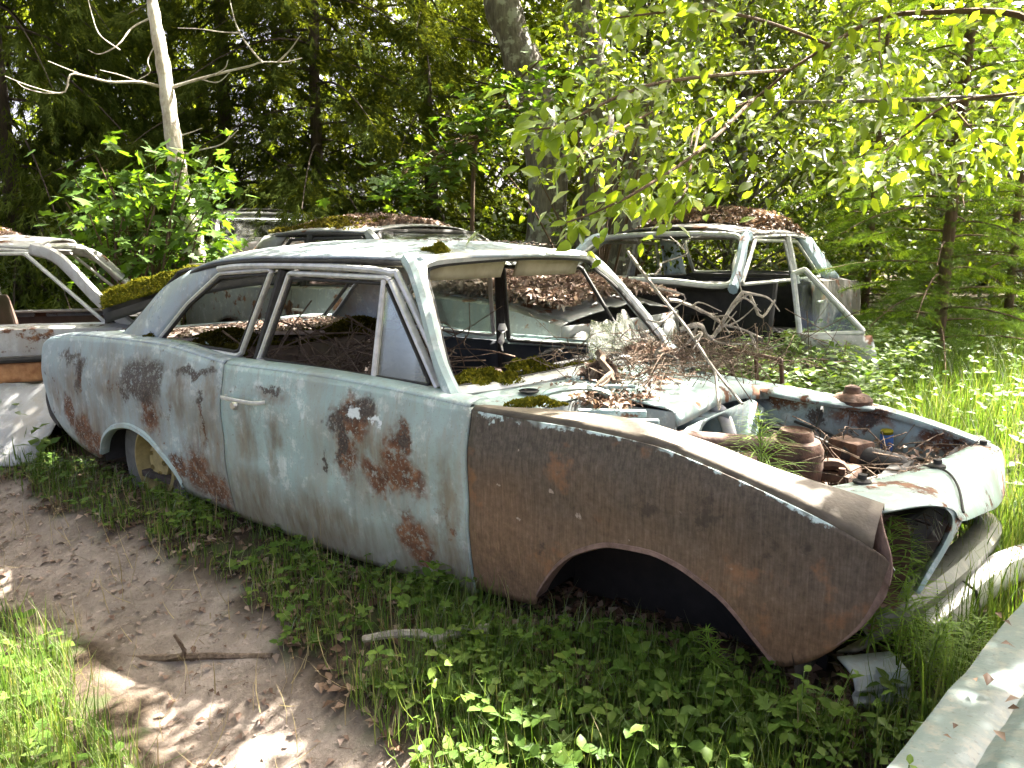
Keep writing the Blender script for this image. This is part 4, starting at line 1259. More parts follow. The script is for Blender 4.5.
# foreground panel at the lower right
fp = thing('car_hood', 'pale blue grey dented car hood in the lower right corner', 'car hood', (1.55, -1.0, .1))
P = []
for a in np.linspace(0, 1, 40):
    yy = -2.05 + 2.0 * a
    x0 = .795 + (.127 / .79) * (yy + 1.40)
    row = []
    for b in np.linspace(0, 1, 60) ** 1.3:
        row.append((x0 + 1.3 * b, yy + .10 * b, .62 + .075 * math.sin(math.pi * min(1, b * .9 + .03)) + .008 * float(fbm(a * 2, b * 1.3, 5., 51)) - .03 * (abs(a - .5) * 2) ** 4 - .012 * math.exp(-((b - .075) / .012) ** 2) + .010 * math.exp(-((b - .30) / .02) ** 2) + .006 * float(fbm(a * 3, b * 2, 14., 52))))
    row = [(x0 + .03, yy, .46), (x0 + .004, yy, .56), (x0 - .004, yy, .60), (x0 + .004, yy, .618)] + row
    P.append(row)
obj('hood_skin', Geo().grid(P), m_hoodnear, fp, solid=.006)
for (a, b) in ((.98, -1.7), (2.0, -1.7), (1.15, -.3), (2.15, -.3)):
    obj('support_strut', Geo().tube([(a, b, zg(a, b) - .05), (a, b, .62)], .03, 8), m_rust, fp)

# fallen front bumper and white pipe in front of the nose
bm_ = thing('fallen_bumper', 'sunlit fallen chrome bumper lying in the grass before the nose', 'bumper', (.8, .1, zg(.8, .1)))
P = []
for p in curve([(.685, -.34, .365), (.72, -.20, .375), (.77, .03, .385), (.83, .25, .39), (.90, .46, .375)], 30):
    P.append([p + V3((0.0, 0, -.07)), p + V3((.03, -.012, -.05)), p + V3((.042, -.015, -.012)), p + V3((.03, -.01, .03)), p + V3((0.0, 0, .045)), p + V3((-.02, .01, .04))])
obj('bumper_bar', Geo().grid(P), m_trim, bm_, solid=.006)
obj('rubber_band', Geo().tube([P[12][k] + V3((.004, -.004, 0)) for k in range(6)], .006, 6), m_black, bm_)
be = thing('bumper_end', 'ribbed pale bumper end piece under the rusty fender tip', 'bumper', (.58, -.62, zg(.58, -.62)))
P = []
for s_ in np.linspace(0, 1, 10):
    p = V3((.575, -.69, .385)) * (1 - s_) + V3((.68, -.59, .39)) * s_
    P.append([p + V3((.022, -.018, -.105)), p + V3((.03, -.025, -.075)), p + V3((.022, -.018, -.06)), p + V3((.03, -.025, -.04)), p + V3((.02, -.015, -.01)), p + V3((0, 0, 0)), p + V3((-.03, .03, .004))])
obj('end_piece', Geo().grid(P), m_greyblue, be, solid=.005)


# ------------------------------------------------------------------ moss, litter, sticks
def surf_scatter(n, fn):
    """fn(u, v) -> points (n,3)"""
    u = rng.random(n); v = rng.random(n)
    return fn(u, v)


def moss(name, label, fn, n, size=.018, mat=None, kind=None, cat='moss'):
    p = surf_scatter(n, fn)
    k = len(p)
    R = rots(rng.uniform(0, 6.28, k), rng.uniform(.5, 1.5, k), rng.uniform(-.4, .4, k))
    V, F = scatter(LEAF2[0], LEAF2[1], p - V3((0, 0, size * .15)), R, rng.uniform(.6, 1.4, k)[:, None] * size * V3((1.2, 1, 1)))
    o = raw_obj(name, V, F, mat or m_moss)
    return tag(o, label, cat, kind=kind or 'stuff')


def dome(c, rx, ry, h, ang=0.0, slope=(0, 0)):
    def f(u, v):
        r = np.sqrt(u); t = v * 2 * math.pi
        wob = 1 + .22 * np.sin(3 * t + c[0] * 9) + .12 * np.sin(7 * t + c[1] * 7)
        a = r * np.cos(t) * rx * wob; b = r * np.sin(t) * ry * wob
        x = a * math.cos(ang) - b * math.sin(ang); y = a * math.sin(ang) + b * math.cos(ang)
        z = h * (1 - r ** 2.2) * (.75 + .35 * np.sin(a * 60) * np.cos(b * 55))
        return np.stack([c[0] + x, c[1] + y, c[2] + z + slope[0] * x + slope[1] * y], 1)
    return f


moss('moss_cushion', 'yellow moss cushion on the front edge of the roof', dome((-1.02, -.42, 1.395), .075, .06, .05), 2200, .012)
moss('moss_cushion', 'yellow moss cushion at the fender root below the windscreen', dome((-.40, -.66, .935), .085, .045, .022, .6), 1500, .012)
moss('moss_cushion', 'green moss clump inside the lower windscreen corner', dome((-.73, -.50, .955), .12, .10, .045), 2600, .014)
moss('moss_cushion', 'second moss clump along the dashboard top', dome((-.74, -.20, .955), .10, .09, .05), 1800, .014)
moss('moss_cushion', 'thin pale moss along the windscreen base', dome((-.60, .0, .955), .11, .07, .025), 1000, .012)
moss('moss_cushion', 'olive moss along the rear seat back', lambda u, v: np.stack([-2.40 - .10 * v, -.62 + 1.24 * u, .94 + .06 * np.sin(u * 9) * np.sin(v * 3) + .05 * v], 1), 7000, .022, m_darkmoss)
moss('moss_cushion', 'olive moss over the rear seat bench', lambda u, v: np.stack([-2.30 + .38 * v, -.62 + 1.24 * u, .64 + .05 * np.sin(u * 13 + v * 5)], 1), 4500, .024, m_darkmoss)
moss('moss_cushion', 'moss line growing on the quarter window sill', lambda u, v: np.stack([-2.02 + .14 * u, -.70 + .03 * v, .99 + .02 * np.sin(u * 20) + .01 * v], 1), 700, .014, m_darkmoss)
moss('moss_cushion', 'moss tuft at the foot of the rear pillar', dome((-2.60, -.705, 1.01), .06, .03, .03), 500, .013, m_darkmoss)


def lidpt(u, v, th=.02):
    e = A_[None] * (1 - u)[:, None] + B_[None] * u[:, None] + np.stack([0 * u, 0 * u, .05 * np.sin(math.pi * u)], 1)
    return e + dn[None] * v[:, None] + np.stack([0 * u, 0 * u, .05 * np.sin(v * 3) + .012 + th * (1 + np.sin(u * 23) * np.sin(v * 17))], 1)


moss('moss_blanket', 'bright moss blanket on the loose propped hood', lambda u, v: lidpt(u, v ** 1.4), 14000, .022)


def roofpt(t, u, v, wid=.56, wagon=False):
    """points on a wreck roof in world space"""
    zt = 1.335 + (.03 if t is car_b else 0)
    x = .26 - 1.26 * u; y = (v * 2 - 1) * wid
    z = zt - .075 + .025 * np.sin(math.pi * u) + (.055 + .05 * np.sin(math.pi * (u * .9 + .05))) * (1 - np.abs(v * 2 - 1) ** 2.6)
    s = t.scale[0]; a = t.rotation_euler[2]
    return np.stack([t.location[0] + s * (x * math.cos(a) - y * math.sin(a)), t.location[1] + s * (x * math.sin(a) + y * math.cos(a)), t.location[2] + s * z], 1)


def localpt(t, x, y, z):
    s = t.scale[0]; a = t.rotation_euler[2]
    return np.stack([t.location[0] + s * (x * math.cos(a) - y * math.sin(a)), t.location[1] + s * (x * math.sin(a) + y * math.cos(a)), t.location[2] + s * z], 1)


moss('moss_blanket', 'moss patches over the roof of the leaf covered wreck', lambda u, v: roofpt(car_b, .15 + .85 * u, v) + np.stack([0 * u, 0 * u, .012 + .03 * fbm(u * 6, v * 6, 2., 61)], 1), 12000, .030, m_darkmoss)
moss('moss_blanket', 'moss and needles on the roof of the left white wreck', lambda u, v: roofpt(car_l, .25 + .75 * u, .05 + .9 * v) + np.stack([0 * u, 0 * u, .0 + .10 * np.sin(math.pi * u) + .02 * fbm(u * 6, v * 6, 2., 62)], 1), 11000, .028)


def litter(name, label, pts, size, mat, tilt=.5, tmpl=LEAF4):
    k = len(pts)
    R = rots(rng.uniform(0, 6.28, k), rng.normal(0, tilt, k), rng.normal(0, tilt, k))
    sc_ = rng.uniform(.5, 1.3, k)[:, None] * size * V3((1, 1, 2.2))
    V, F = scatter(tmpl[0] - V3((0, .5, 0)), tmpl[1], pts, R, sc_)
    return tag(raw_obj(name, V, F, mat), label, 'leaf litter', kind='stuff')


u, v = rng.random(5200), rng.random(5200)
litter('leaf_litter', 'brown leaf litter heaped on the roof of the leaf covered wreck', roofpt(car_b, .05 + .9 * u, v) + np.stack([0 * u, 0 * u, .0 + .05 * rng.random(5200) * np.sin(math.pi * v)], 1), .055, m_pinkleaf)
u, v = rng.random(9000), rng.random(9000)
pts = localpt(car_b, .80 + 1.25 * u, (v * 2 - 1) * .72, .93 - .09 * u + .06 * (1 - (2 * v - 1) ** 2) + .09 * rng.random(9000) * (.4 + .6 * np.sin(math.pi * u)))
litter('leaf_litter', 'thick bleached leaf litter covering the hood beyond the windscreen', pts, .060, m_pinkleaf)
u, v = rng.random(7000), rng.random(7000)
litter('leaf_litter', 'red brown leaf litter on the dark wreck roof at right', roofpt(car_r, .25 + .75 * u, v) + np.stack([0 * u, 0 * u, -.03 + .13 * rng.random(7000) * np.sin(math.pi * u)], 1), .06, m_dryleaf)
u, v = rng.random(4600), rng.random(4600)
litter('leaf_litter', 'leaves and needles on the left wreck roof', roofpt(car_l, .2 + .8 * u, v) + np.stack([0 * u, 0 * u, .0 + .12 * rng.random(4600) * np.sin(math.pi * u)], 1), .045, m_pinkleaf)
# cowl and engine bay litter
u, v = rng.random(420), rng.random(420) ** .7
litter('leaf_litter', 'dry leaves and needles strewn over the cowl', np.stack([-.66 + .5 * u ** 1.5, -.55 + 1.2 * v, .945 + .012 * rng.random(420)], 1), .028, m_pinkleaf, .3)
u, v = rng.random(3600), rng.random(3600)
litter('leaf_litter', 'rotting leaves filling the engine bay', np.stack([-.02 + .62 * u, -.55 + 1.1 * v, .47 + .15 * rng.random(3600) + .08 * v], 1), .032, m_dryleaf)
u, v = rng.random(420), rng.random(420)
litter('leaf_litter', 'leaf and needle wads along the fender and bay edge', np.stack([-.50 + .3 * u, -.45 + .25 * v, .90 + .03 * rng.random(420)], 1), .03, m_dryleaf)
u, v = rng.random(1500), rng.random(1500)
litter('leaf_litter', 'bleached leaves on parcel shelf and seat', np.stack([-2.9 + .45 * u, -.6 + 1.2 * v, .99 + .03 * rng.random(1500)], 1), .035, m_pinkleaf, .3)
u, v = rng.random(520), rng.random(520)
litter('leaf_litter', 'needles and leaves on the sky tinted roof', np.stack([-1.05 - 1.2 * u, -.2 + .75 * v, 1.466 - .06 * (-.2 + .75 * v) ** 2 - .02 * np.abs(u - .45) + .002], 1), .022, m_dryleaf, .15)


def stick(g, a, b, r0, r1, seed, bend=.06, twigs=5, tl=.35):
    r = np.random.default_rng(seed)
    a, b = V3(a), V3(b)
    L = np.linalg.norm(b - a)
    mids = [a + (b - a) * q + r.normal(0, bend * L, 3) * math.sin(math.pi * q) for q in np.linspace(0, 1, 6)]
    p = curve(mids, 18)
    g.tube(p, np.linspace(r0, r1, 18), 6)
    for k in range(twigs):
        i = r.integers(3, 16)
        d = (p[min(i + 1, 17)] - p[i - 1]); d /= np.linalg.norm(d)
        e = d * .8 + r.normal(0, .55, 3); e /= np.linalg.norm(e)
        l = L * tl * r.uniform(.4, 1)
        q = curve([p[i], p[i] + e * l * .5 + r.normal(0, .03 * L, 3), p[i] + e * l + r.normal(0, .05 * L, 3)], 8)
        g.tube(q, np.linspace(r1 * 1.1 + .1 * r0, r1 * .5, 8), 5)


def stick_thing(name, label, a, b, r0, r1, seed, mat, bend=.06, twigs=5, tl=.35, cat='branch', group=None):
    g = Geo(); stick(g, a, b, r0, r1, seed, bend, twigs, tl)
    return tag(obj(name, g, mat), label, cat, group)


stick_thing('dead_branch', 'long pale branch fallen from behind across cowl and bay edge', at(628, 252, 3.5), at(742, 404, 2.62), .009, .005, 1, m_deadwood, .008, 4, .18)
stick_thing('dead_branch', 'forked bleached branch beside the windscreen pillar', at(668, 300, 3.4), at(762, 338, 3.5), .011, .004, 2, m_deadwood, .07, 9, .4)
stick_thing('dead_branch', 'thin upright twig against the dark window at right', at(655, 275, 3.6), at(690, 238, 3.7), .006, .002, 3, m_deadwood, .06, 4, .4)
stick_thing('dead_branch', 'curved grey branch right of the windscreen pillar', at(680, 330, 3.3), at(775, 300, 3.6), .013, .005, 4, m_deadwood, .10, 8, .4)
stick_thing('dead_branch', 'brown stub of wood standing on the cowl', at(598, 352, 2.62), at(614, 382, 2.5), .013, .009, 5, m_brownstick, .05, 3, .8)
stick_thing('dead_branch', 'fallen stick in the herbs below the door gap', (-.72, -1.12, zg(-.72, -1.12) + .035), (-.36, -.95, zg(-.36, -.95) + .06), .011, .016, 6, m_deadwood, .02, 2, .3)
stick_thing('tree_root', 'dark root crossing the trodden path', (-1.62, -1.47, zg(-1.62, -1.47) - .018), (-1.02, -1.24, zg(-1.02, -1.24) - .012), .013, .010, 12, m_brownstick, .015, 3, .3, 'root')
for k, (a, b, lb) in enumerate([((-.58, .15, .975), (-.50, .72, .985), 'long twig along the far windscreen base'), ((-.60, .30, .98), (-.25, .62, .96), 'twig lying across the far cowl corner'), ((-.66, .45, 1.0), (-.30, .20, .955), 'crooked twig in front of the shattered glass'), ((-.45, -.15, .955), (-.20, .35, .945), 'straight pale twig on the plenum'), ((-.70, .05, .985), (-.62, .60, 1.0), 'brown stick along the dashboard edge')]):
    stick_thing('dry_twig', lb, a, b, .006, .003, 20 + k, m_brownstick if k % 2 else m_deadwood, .05, 6, .35, 'twig', 'dry twigs scattered on the cowl')
# wad of dead leaves on the cowl
litter('leaf_wad', 'clump of curled dead leaves on the cowl below the stub', surf_scatter(240, dome((-.47, -.13, .945), .07, .06, .075)), .05, m_pinkleaf, .9)
litter('leaf_litter', 'mixed twigs and leaves piled at the far windscreen corner', surf_scatter(900, dome((-.60, .45, .95), .20, .18, .05)), .040, m_pinkleaf, .6)


def twig_heap(name, label, n, fn, lr, rad, mat, seed):
    r = np.random.default_rng(seed)
    g = Geo()
    for k in range(n):
        a = fn(r); d = r.normal(0, 1, 3) * V3((1, 1, .75)); d /= np.linalg.norm(d)
        l = r.uniform(*lr)
        p = curve([a - d * l / 2, a + r.normal(0, .05, 3), a + d * l / 2 + r.normal(0, .04, 3)], 8)
        g.tube(p, np.linspace(rad, rad * .4, 8), 4, cap=False)
    return tag(obj(name, g, mat), label, 'twigs', kind='stuff')


twig_heap('twig_heap', 'tangle of dry twigs heaped on the rear seat', 260, lambda r: V3((r.uniform(-2.2, -1.45), r.uniform(-.55, .5), .60 + r.uniform(0, .40))), (.25, .65), .0048, m_brownstick, 3)
twig_heap('twig_heap', 'pale twig tangle on the far edge of the cowl', 300, lambda r: V3((r.uniform(-.72, -.15), r.uniform(-.25, .95), r.uniform(.935, .975))), (.10, .4), .0022, m_brownstick, 4)
twig_heap('twig_heap', 'dead brushwood between the wrecks right of the windscreen', 150, lambda r: V3((r.uniform(-.9, -.2), r.uniform(.95, 2.6), r.uniform(.40, .85))), (.25, .7), .0030, m_brownstick, 5)
twig_heap('twig_heap', 'thin twigs and wires in the engine bay', 170, lambda r: V3((r.uniform(.0, .62), r.uniform(-.3, .55), r.uniform(.54, .71))), (.10, .35), .0028, m_brownstick, 6)

u, v = rng.random(130), rng.random(130)
litter('leaf_litter', 'dry leaves lying on the foreground hood', np.stack([.86 + .9 * u, -1.5 + 1.2 * v, .665 + .035 * np.sin(math.pi * u)], 1), .026, m_dryleaf, .2)
u, v = rng.random(260), rng.random(260)
litter('leaf_litter', 'needles and leaf crumbs on the nose panel', np.stack([.56 + .12 * u + .10 * v, -.42 + 1.0 * v, .797 - .085 * v + .004 * rng.random(260)], 1), .014, m_dryleaf, .15)


# ------------------------------------------------------------------ trees
def gbase(u, t):
    p = at(u, 251, t)
    return V3((p[0], p[1], zg(p[0], p[1])))


def spruce_parts(H, Rm, seed, droop, dens, zmin, mat, spray_len, lean=0.0):
    r = np.random.default_rng(seed)
    zz = np.linspace(0, H, 26)
    tp = np.stack([lean * zz + .05 * np.sin(zz * .7 + seed), .05 * np.cos(zz * .9 + seed), zz - .1], 1)
    trunk = Geo().tube(tp, np.linspace(.11, .012, 26) * (H / 11), 10)
    P = []; D = []; bg = Geo()
    nb = int(9.5 * (H - zmin))
    for k in range(nb):
        z0 = zmin + (H - zmin) * (k / nb) ** 1.15
        az = k * 2.4 + r.uniform(-.4, .4)
        L = Rm * (1 - z0 / H) ** .7 * r.uniform(.65, 1.12) + .15
        out = V3((math.cos(az), math.sin(az), 0)); lat = V3((-out[1], out[0], 0))
        c0 = V3((lean * z0, 0, z0))
        s = np.linspace(0, 1, 8)
        up = r.uniform(.02, .22)
        path = c0 + out * (L * s)[:, None] + V3((0, 0, 1)) * (L * (up * s - (droop + up) * s ** 1.7))[:, None]
        bg.tube(path, np.linspace(.008 + .006 * L, .003, 8), 5, cap=False)
        n = int(dens * L)
        q = r.uniform(.12, 1, n) ** .8
        base = np.stack([np.interp(q, s, path[:, i]) for i in range(3)], 1)
        side = r.normal(0, 1, n)
        wid = (.30 * L * (1.05 - q) + .06) * side
        p = base + lat * wid[:, None] * .8 + out * (np.abs(wid) * .5)[:, None] + V3((0, 0, 1)) * (-.25 * np.abs(wid) * (1 + droop) - r.uniform(0, .12 + .35 * droop, n))[:, None]
        d = out * .65 + lat * (np.sign(side) * .55)[:, None] + V3((0, 0, -1)) * (droop * 1.5 + r.uniform(-.1, .35, n))[:, None] + r.normal(0, .18, (n, 3))
        P.append(p); D.append(d)
    P = np.vstack(P); D = np.vstack(D); n = len(P)
    V, F = scatter(SPRAY[0], SPRAY[1], P, dir_rots(D, r.uniform(-3, 3, n)), r.uniform(.6, 1.25, n) * spray_len)
    return trunk, bg, V, F


def put_spruce(label, base, proto, mat, bark_m, rz=0.0, scale=1.0, group=None, name='spruce_tree', cat='tree'):
    t = thing(name, label, cat, base, rz, group)
    t.scale = (scale,) * 3
    tr, br, cr_ = proto
    for nm, me in (('trunk', tr), ('branches', br), ('crown', cr_)):
        o = bpy.data.objects.new(nm, me)
        COL.objects.link(o); o.parent = t
    return t


def mk_proto(H, Rm, seed, droop, dens, zmin, mat, sl, bark_m):
    tr, bg, V, F = spruce_parts(H, Rm, seed, droop, dens, zmin, mat, sl)
    a = obj('trunk', tr, bark_m, world=False); b = obj('branches', bg, bark_m, world=False); c = raw_obj('crown', V, F, mat)
    mes = (a.data, b.data, c.data)
    for o in (a, b, c):
        bpy.data.objects.remove(o)
    return mes


pr_hang = mk_proto(12, 2.7, 1, .75, 135, .5, m_spruceyel, .26, m_darkbark)
pr_dark = mk_proto(12, 3.0, 2, .32, 150, .35, m_spruce, .22, m_darkbark)
pr_dark2 = mk_proto(11, 2.8, 3, .42, 145, .2, m_spruce, .22, m_darkbark)
SG = 'spruces behind the wrecks'
put_spruce('weeping spruce with backlit yellow green put into its needles at the far left edge', gbase(20, 9.6), pr_hang, 0, 0, .3, 1.0, SG)
put_spruce('weeping spruce with visible brown trunk behind the pale dead tree', gbase(100, 11.5), pr_hang, 0, 0, 2.1, 1.05, SG)
put_spruce('dark spruce right behind the pale dead trunk', gbase(235, 11.0), pr_dark, 0, 0, .2, 1.0, SG)
put_spruce('dark low branched spruce above the shiny dark wreck', gbase(325, 10.6), pr_dark2, 0, 0, 1.0, .95, SG)
put_spruce('dark spruce left of the big grey trunk', gbase(430, 12.2), pr_dark, 0, 0, 2.6, 1.05, SG)


# broadleaved trees
def crown_leaves(clumps, leaf, seed, tmpl=LEAF4, flat=.6):
    """clumps (x, y, z, r, n)"""
    r = np.random.default_rng(seed)
    P = []
    for x, y, z, rad, n in clumps:
        d = r.normal(0, 1, (int(n), 3)); d /= np.linalg.norm(d, axis=1)[:, None]
        P.append(V3((x, y, z)) + d * (rad * r.uniform(.25, 1, int(n)) ** .5)[:, None] * V3((1, 1, flat)))
    P = np.vstack(P); n = len(P)
    R = rots(r.uniform(0, 6.28, n), r.normal(-.35, .5, n), r.normal(0, .5, n))
    return scatter(tmpl[0], tmpl[1], P, R, r.uniform(.65, 1.25, n) * leaf)


def clumps_for(H, Rm, z0, n, per, rad, seed):
    r = np.random.default_rng(seed)
    out = []
    for k in range(n):
        z = z0 + (H - z0) * r.uniform(0, 1)
        rm = Rm * math.sin(math.pi * min(1, .18 + .8 * (z - z0) / (H - z0))) ** .7
        a = r.uniform(0, 6.28); d = rm * r.uniform(.25, 1) ** .6
        out.append((d * math.cos(a), d * math.sin(a), z + r.normal(0, .2), rad * r.uniform(.6, 1.3), per * r.uniform(.6, 1.3)))
    return out


def limb_geo(base, tops, r0, r1, seed):
    r = np.random.default_rng(seed)
    g = Geo()
    for tp in tops:
        b = V3(base)
        mid = b + (V3(tp) - b) * .5 + V3((r.normal(0, .2), r.normal(0, .2), .25))
        g.tube(curve([b, mid, tp], 12), np.linspace(r0, r1, 12), 6, cap=False)
    return g


def mk_broad(H, Rm, z0, n, per, rad, leaf, seed, mat):
    cl = clumps_for(H, Rm, z0, n, per, rad, seed)
    zz = np.linspace(0, H * .8, 16)
    tr = obj('trunk', Geo().tube(np.stack([.12 * np.sin(zz * .6 + seed), .1 * np.cos(zz * .5), zz - .1], 1), np.linspace(.12, .03, 16), 9), m_bark, world=False)
    g = Geo()
    for c in cl[::3]:
        b = V3((0, 0, max(.5, c[2] - .5 * math.hypot(c[0], c[1]) - .4)))
        g.tube(curve([b, (b + V3(c[:3])) / 2 + V3((0, 0, .15)), V3(c[:3])], 8), np.linspace(.03, .006, 8), 5, cap=False)
    br = obj('branches', g, m_bark, world=False)
    V, F = crown_leaves(cl, leaf, seed)
    cr_ = raw_obj('crown', V, F, mat)
    mes = (tr.data, br.data, cr_.data)
    for o in (tr, br, cr_):
        bpy.data.objects.remove(o)
    return mes


pb1 = mk_broad(8, 2.4, .5, 230, 85, .42, .11, 11, m_leafwarm)
pb2 = mk_broad(7, 2.2, .3, 220, 80, .40, .10, 12, m_leaf)
BG = 'sunlit broadleaved trees behind the right wrecks'
for k, (u, t, p, sc_, lb) in enumerate([(640, 12.5, pb1, 1.0, 'sunlit leafy tree right of the dark trunk'), (735, 11.5, pb2, 1.0, 'green leafy tree above the leaf covered dark roof'), (830, 13.0, pb1, 1.05, 'bright leafy tree left of the young spruce'), (930, 14.5, pb1, 1.1, 'bright leafy tree straight behind the young spruce'), (1030, 11.5, pb2, 1.0, 'leafy tree at the right edge behind the grass'), (560, 15.5, pb1, 1.15, 'sunlit tree glimpsed between the two big trunks'), (700, 17.0, pb1, 1.2, 'second row sunny tree behind the dark roofed wreck'), (1110, 14.5, pb1, 1.1, 'tree just beyond the right edge'), (480, 17.5, pb2, 1.2, 'second row leafy tree left of the big grey trunk')]):
    put_spruce(lb, gbase(u, t), p, 0, 0, k * 1.3, sc_, BG, 'broadleaved_tree')


# the tree whose trunks stand in the middle, with its crown over the wrecks
bt = thing('forked_tree', 'big forked grey tree behind the leaf covered wreck, crown shaped to dapple the sun on the wrecks', 'tree', gbase(560, 9.0))
b0 = gbase(560, 9.0)
tr1 = curve([b0 + V3((-.25, -.1, -.1)), at(548, 190, 9.0), at(538, 110, 9.0), at(518, 50, 9.0), at(500, 0, 9.0), at(480, -80, 9.0), at(470, -200, 9.2), at(468, -330, 9.4)], 30)
bt1 = obj('trunk', Geo().tube(tr1, np.linspace(.26, .15, 30) + .02 * np.sin(np.arange(30) * 1.3), 14), m_bark, bt)
tr2 = curve([b0 + V3((.15, .1, -.1)), at(598, 200, 8.8), at(600, 130, 8.7), at(590, 50, 8.6), at(582, 0, 8.6), at(576, -100, 8.5), at(590, -260, 8.3)], 30)
obj('trunk', Geo().tube(tr2, np.linspace(.23, .10, 30) + .02 * np.sin(np.arange(30) * 1.7), 12), m_bark, bt)
tr3 = curve([b0 + V3((.35, .1, -.1)), at(632, 205, 8.7), at(640, 150, 8.6), at(655, 90, 8.4), at(700, 20, 8.0), at(760, -80, 7.5)], 26)
obj('trunk', Geo().tube(tr3, np.linspace(.19, .06, 26), 12), m_bark, bt)
g = limb_geo(tr2[-1], [(-1.2, 3.5, 5.6), (.4, 3.2, 5.8), (-2.5, 2.0, 5.8), (-.6, 1.6, 6.4), (1.4, 2.2, 6.2)], .07, .015, 5)
obj('limbs', g, m_bark, bt)


def project(p):
    c = (np.asarray(p) - CAM) @ CR.T
    return 512 + 769 * c[..., 0] / -c[..., 2], 384 - 769 * c[..., 1] / -c[..., 2], -c[..., 2]


# crown: leaf clumps placed above the view to dapple the sunlight below
r_ = np.random.default_rng(77)
cl = []
tries = 0
while len(cl) < 620 and tries < 40000:
    tries += 1
    # start from a point on the ground or wreck and walk up towards the sun
    tgt = V3((r_.uniform(-6.5, 2.8), r_.uniform(-3.4, 6.0), r_.uniform(.1, 1.2)))
    hgt = r_.uniform(2.9, 4.4)
    for _ in range(14):
        c = tgt + sun_dir * ((hgt - tgt[2]) / sun_dir[2])
        u_, v_, w_ = project(c)
        if w_ <= 0 or u_ < -70 or u_ > 1095 or v_ < -45:
            break
        hgt += .35
    # sunny openings over the bay, the grass at right and the near bank
    dens = 1.0
    for (ox, oy, rad, keep) in ((.05, .2, .7, .7), (1.5, 2.6, 1.9, .10), (-.7, -1.75, .55, .35), (-1.9, -2.3, .9, .25), (-4.6, -.6, .9, .7), (-.2, 4.6, 1.8, .25), (.2, -1.6, .65, .3)):
        if math.hypot(tgt[0] - ox, tgt[1] - oy) < rad:
            dens = min(dens, keep)
    if r_.random() > dens:
        continue
    cl.append((c[0], c[1], c[2], r_.uniform(.14, .34), r_.uniform(80, 170)))
for k in range(20):  # extra clumps added to shade the foreground hood
    tgt = V3((r_.uniform(.7, 2.0), r_.uniform(-1.7, -.3), .65)); hgt = r_.uniform(2.9, 4)
    c = tgt + sun_dir * ((hgt - tgt[2]) / sun_dir[2])
    cl.append((c[0], c[1], c[2], r_.uniform(.28, .45), r_.uniform(60, 110)))
for k in range(60):  # small clumps added to dapple the nose and foreground hood
    if k < 34:
        tgt = V3((r_.uniform(.25, .95), r_.uniform(-.75, .75), .75))
    else:
        tgt = V3((r_.uniform(.75, 1.9), r_.uniform(-1.8, -.4), .65))
    hgt = r_.uniform(2.5, 3.3)
    for _ in range(14):
        c = tgt + sun_dir * ((hgt - tgt[2]) / sun_dir[2])
        u_, v_, w_ = project(c)
        if w_ <= 0 or u_ < -70 or u_ > 1095 or v_ < -45:
            break
        hgt += .25
    cl.append((c[0], c[1], c[2], r_.uniform(.07, .17), r_.uniform(26, 60)))
V, F = crown_leaves(cl, .085, 78, LEAF2)
obj_cr = raw_obj('crown', V, F, m_leaf, bt)
tag(obj_cr, kind='stuff')

# unseen tree added behind the viewer; its crown cuts skylight from above
sh_t = thing('added_shade_tree', 'unseen broadleaved tree added behind the viewer, wide crown to dim the skylight', 'tree', (2.9, -5.0, zg(2.9, -5.0)))
obj('trunk', Geo().tube(curve([(2.9, -5.0, zg(2.9, -5.0) - .1), (2.8, -4.9, 2.5), (2.5, -4.6, 5.0), (2.0, -4.0, 7.2), (1.6, -3.4, 8.8)], 20), np.linspace(.26, .10, 20), 12), m_bark, sh_t)
r_ = np.random.default_rng(83)
cl2 = [(r_.uniform(-6.5, 4.5), r_.uniform(-5.5, 2.7), r_.uniform(6.0, 9.2), r_.uniform(.35, .75), r_.uniform(90, 170)) for _ in range(270)]
g = Geo()
for c in cl2[::12]:
    b = V3((2.3, -4.4, 5.8))
    g.tube(curve([b, (b + V3(c[:3])) / 2 + V3((0, 0, .7)), V3(c[:3])], 10), np.linspace(.07, .012, 10), 5, cap=False)
tag(obj('limbs', g, m_bark, sh_t), kind='stuff')
V, F = crown_leaves(cl2, .13, 84, LEAF2)
tag(raw_obj('crown', V, F, m_leaf, sh_t), kind='stuff')

# far woodland closing the view
r_ = np.random.default_rng(99)
n = 58000
ang = r_.uniform(-1.25, 1.25, n)
fw = math.atan2(-CR[2][1], -CR[2][0])
dist = r_.uniform(19, 34, n)
hz = r_.uniform(0, 1, n) ** 1.2 * (7 + .30 * dist)
P = np.stack([CAM[0] + dist * np.cos(fw + ang), CAM[1] + dist * np.sin(fw + ang), hz + .3], 1)
keepm = fbm(ang * 14, hz * .9, 1.6, 71) + .35 * fbm(ang * 40, hz * 3, 1.2, 72) > -.42 + .05 * (hz - 4)
P = P[keepm]; n = len(P)
V, F = scatter(LEAF2[0], LEAF2[1], P, rots(r_.uniform(0, 6.28, n), r_.normal(-.3, .6, n), r_.normal(0, .6, n)), r_.uniform(.6, 1.5, n) * .34)
tag(raw_obj('woodland', V, F, m_leafwarm), 'sunlit far woodland glowing between the near trees', 'woodland', kind='stuff')
FT_ = [(60, 19, 'far bare trunk behind the weeping spruce at the left'), (215, 20, 'far bare trunk just right of the pale dead tree'), (455, 21, 'far trunk left of the big forked tree'), (690, 20, 'far dark trunk above the dark roofed wreck'), (815, 22, 'far trunk above the faded yellow wreck'), (985, 19, 'far trunk right of the young spruce')]
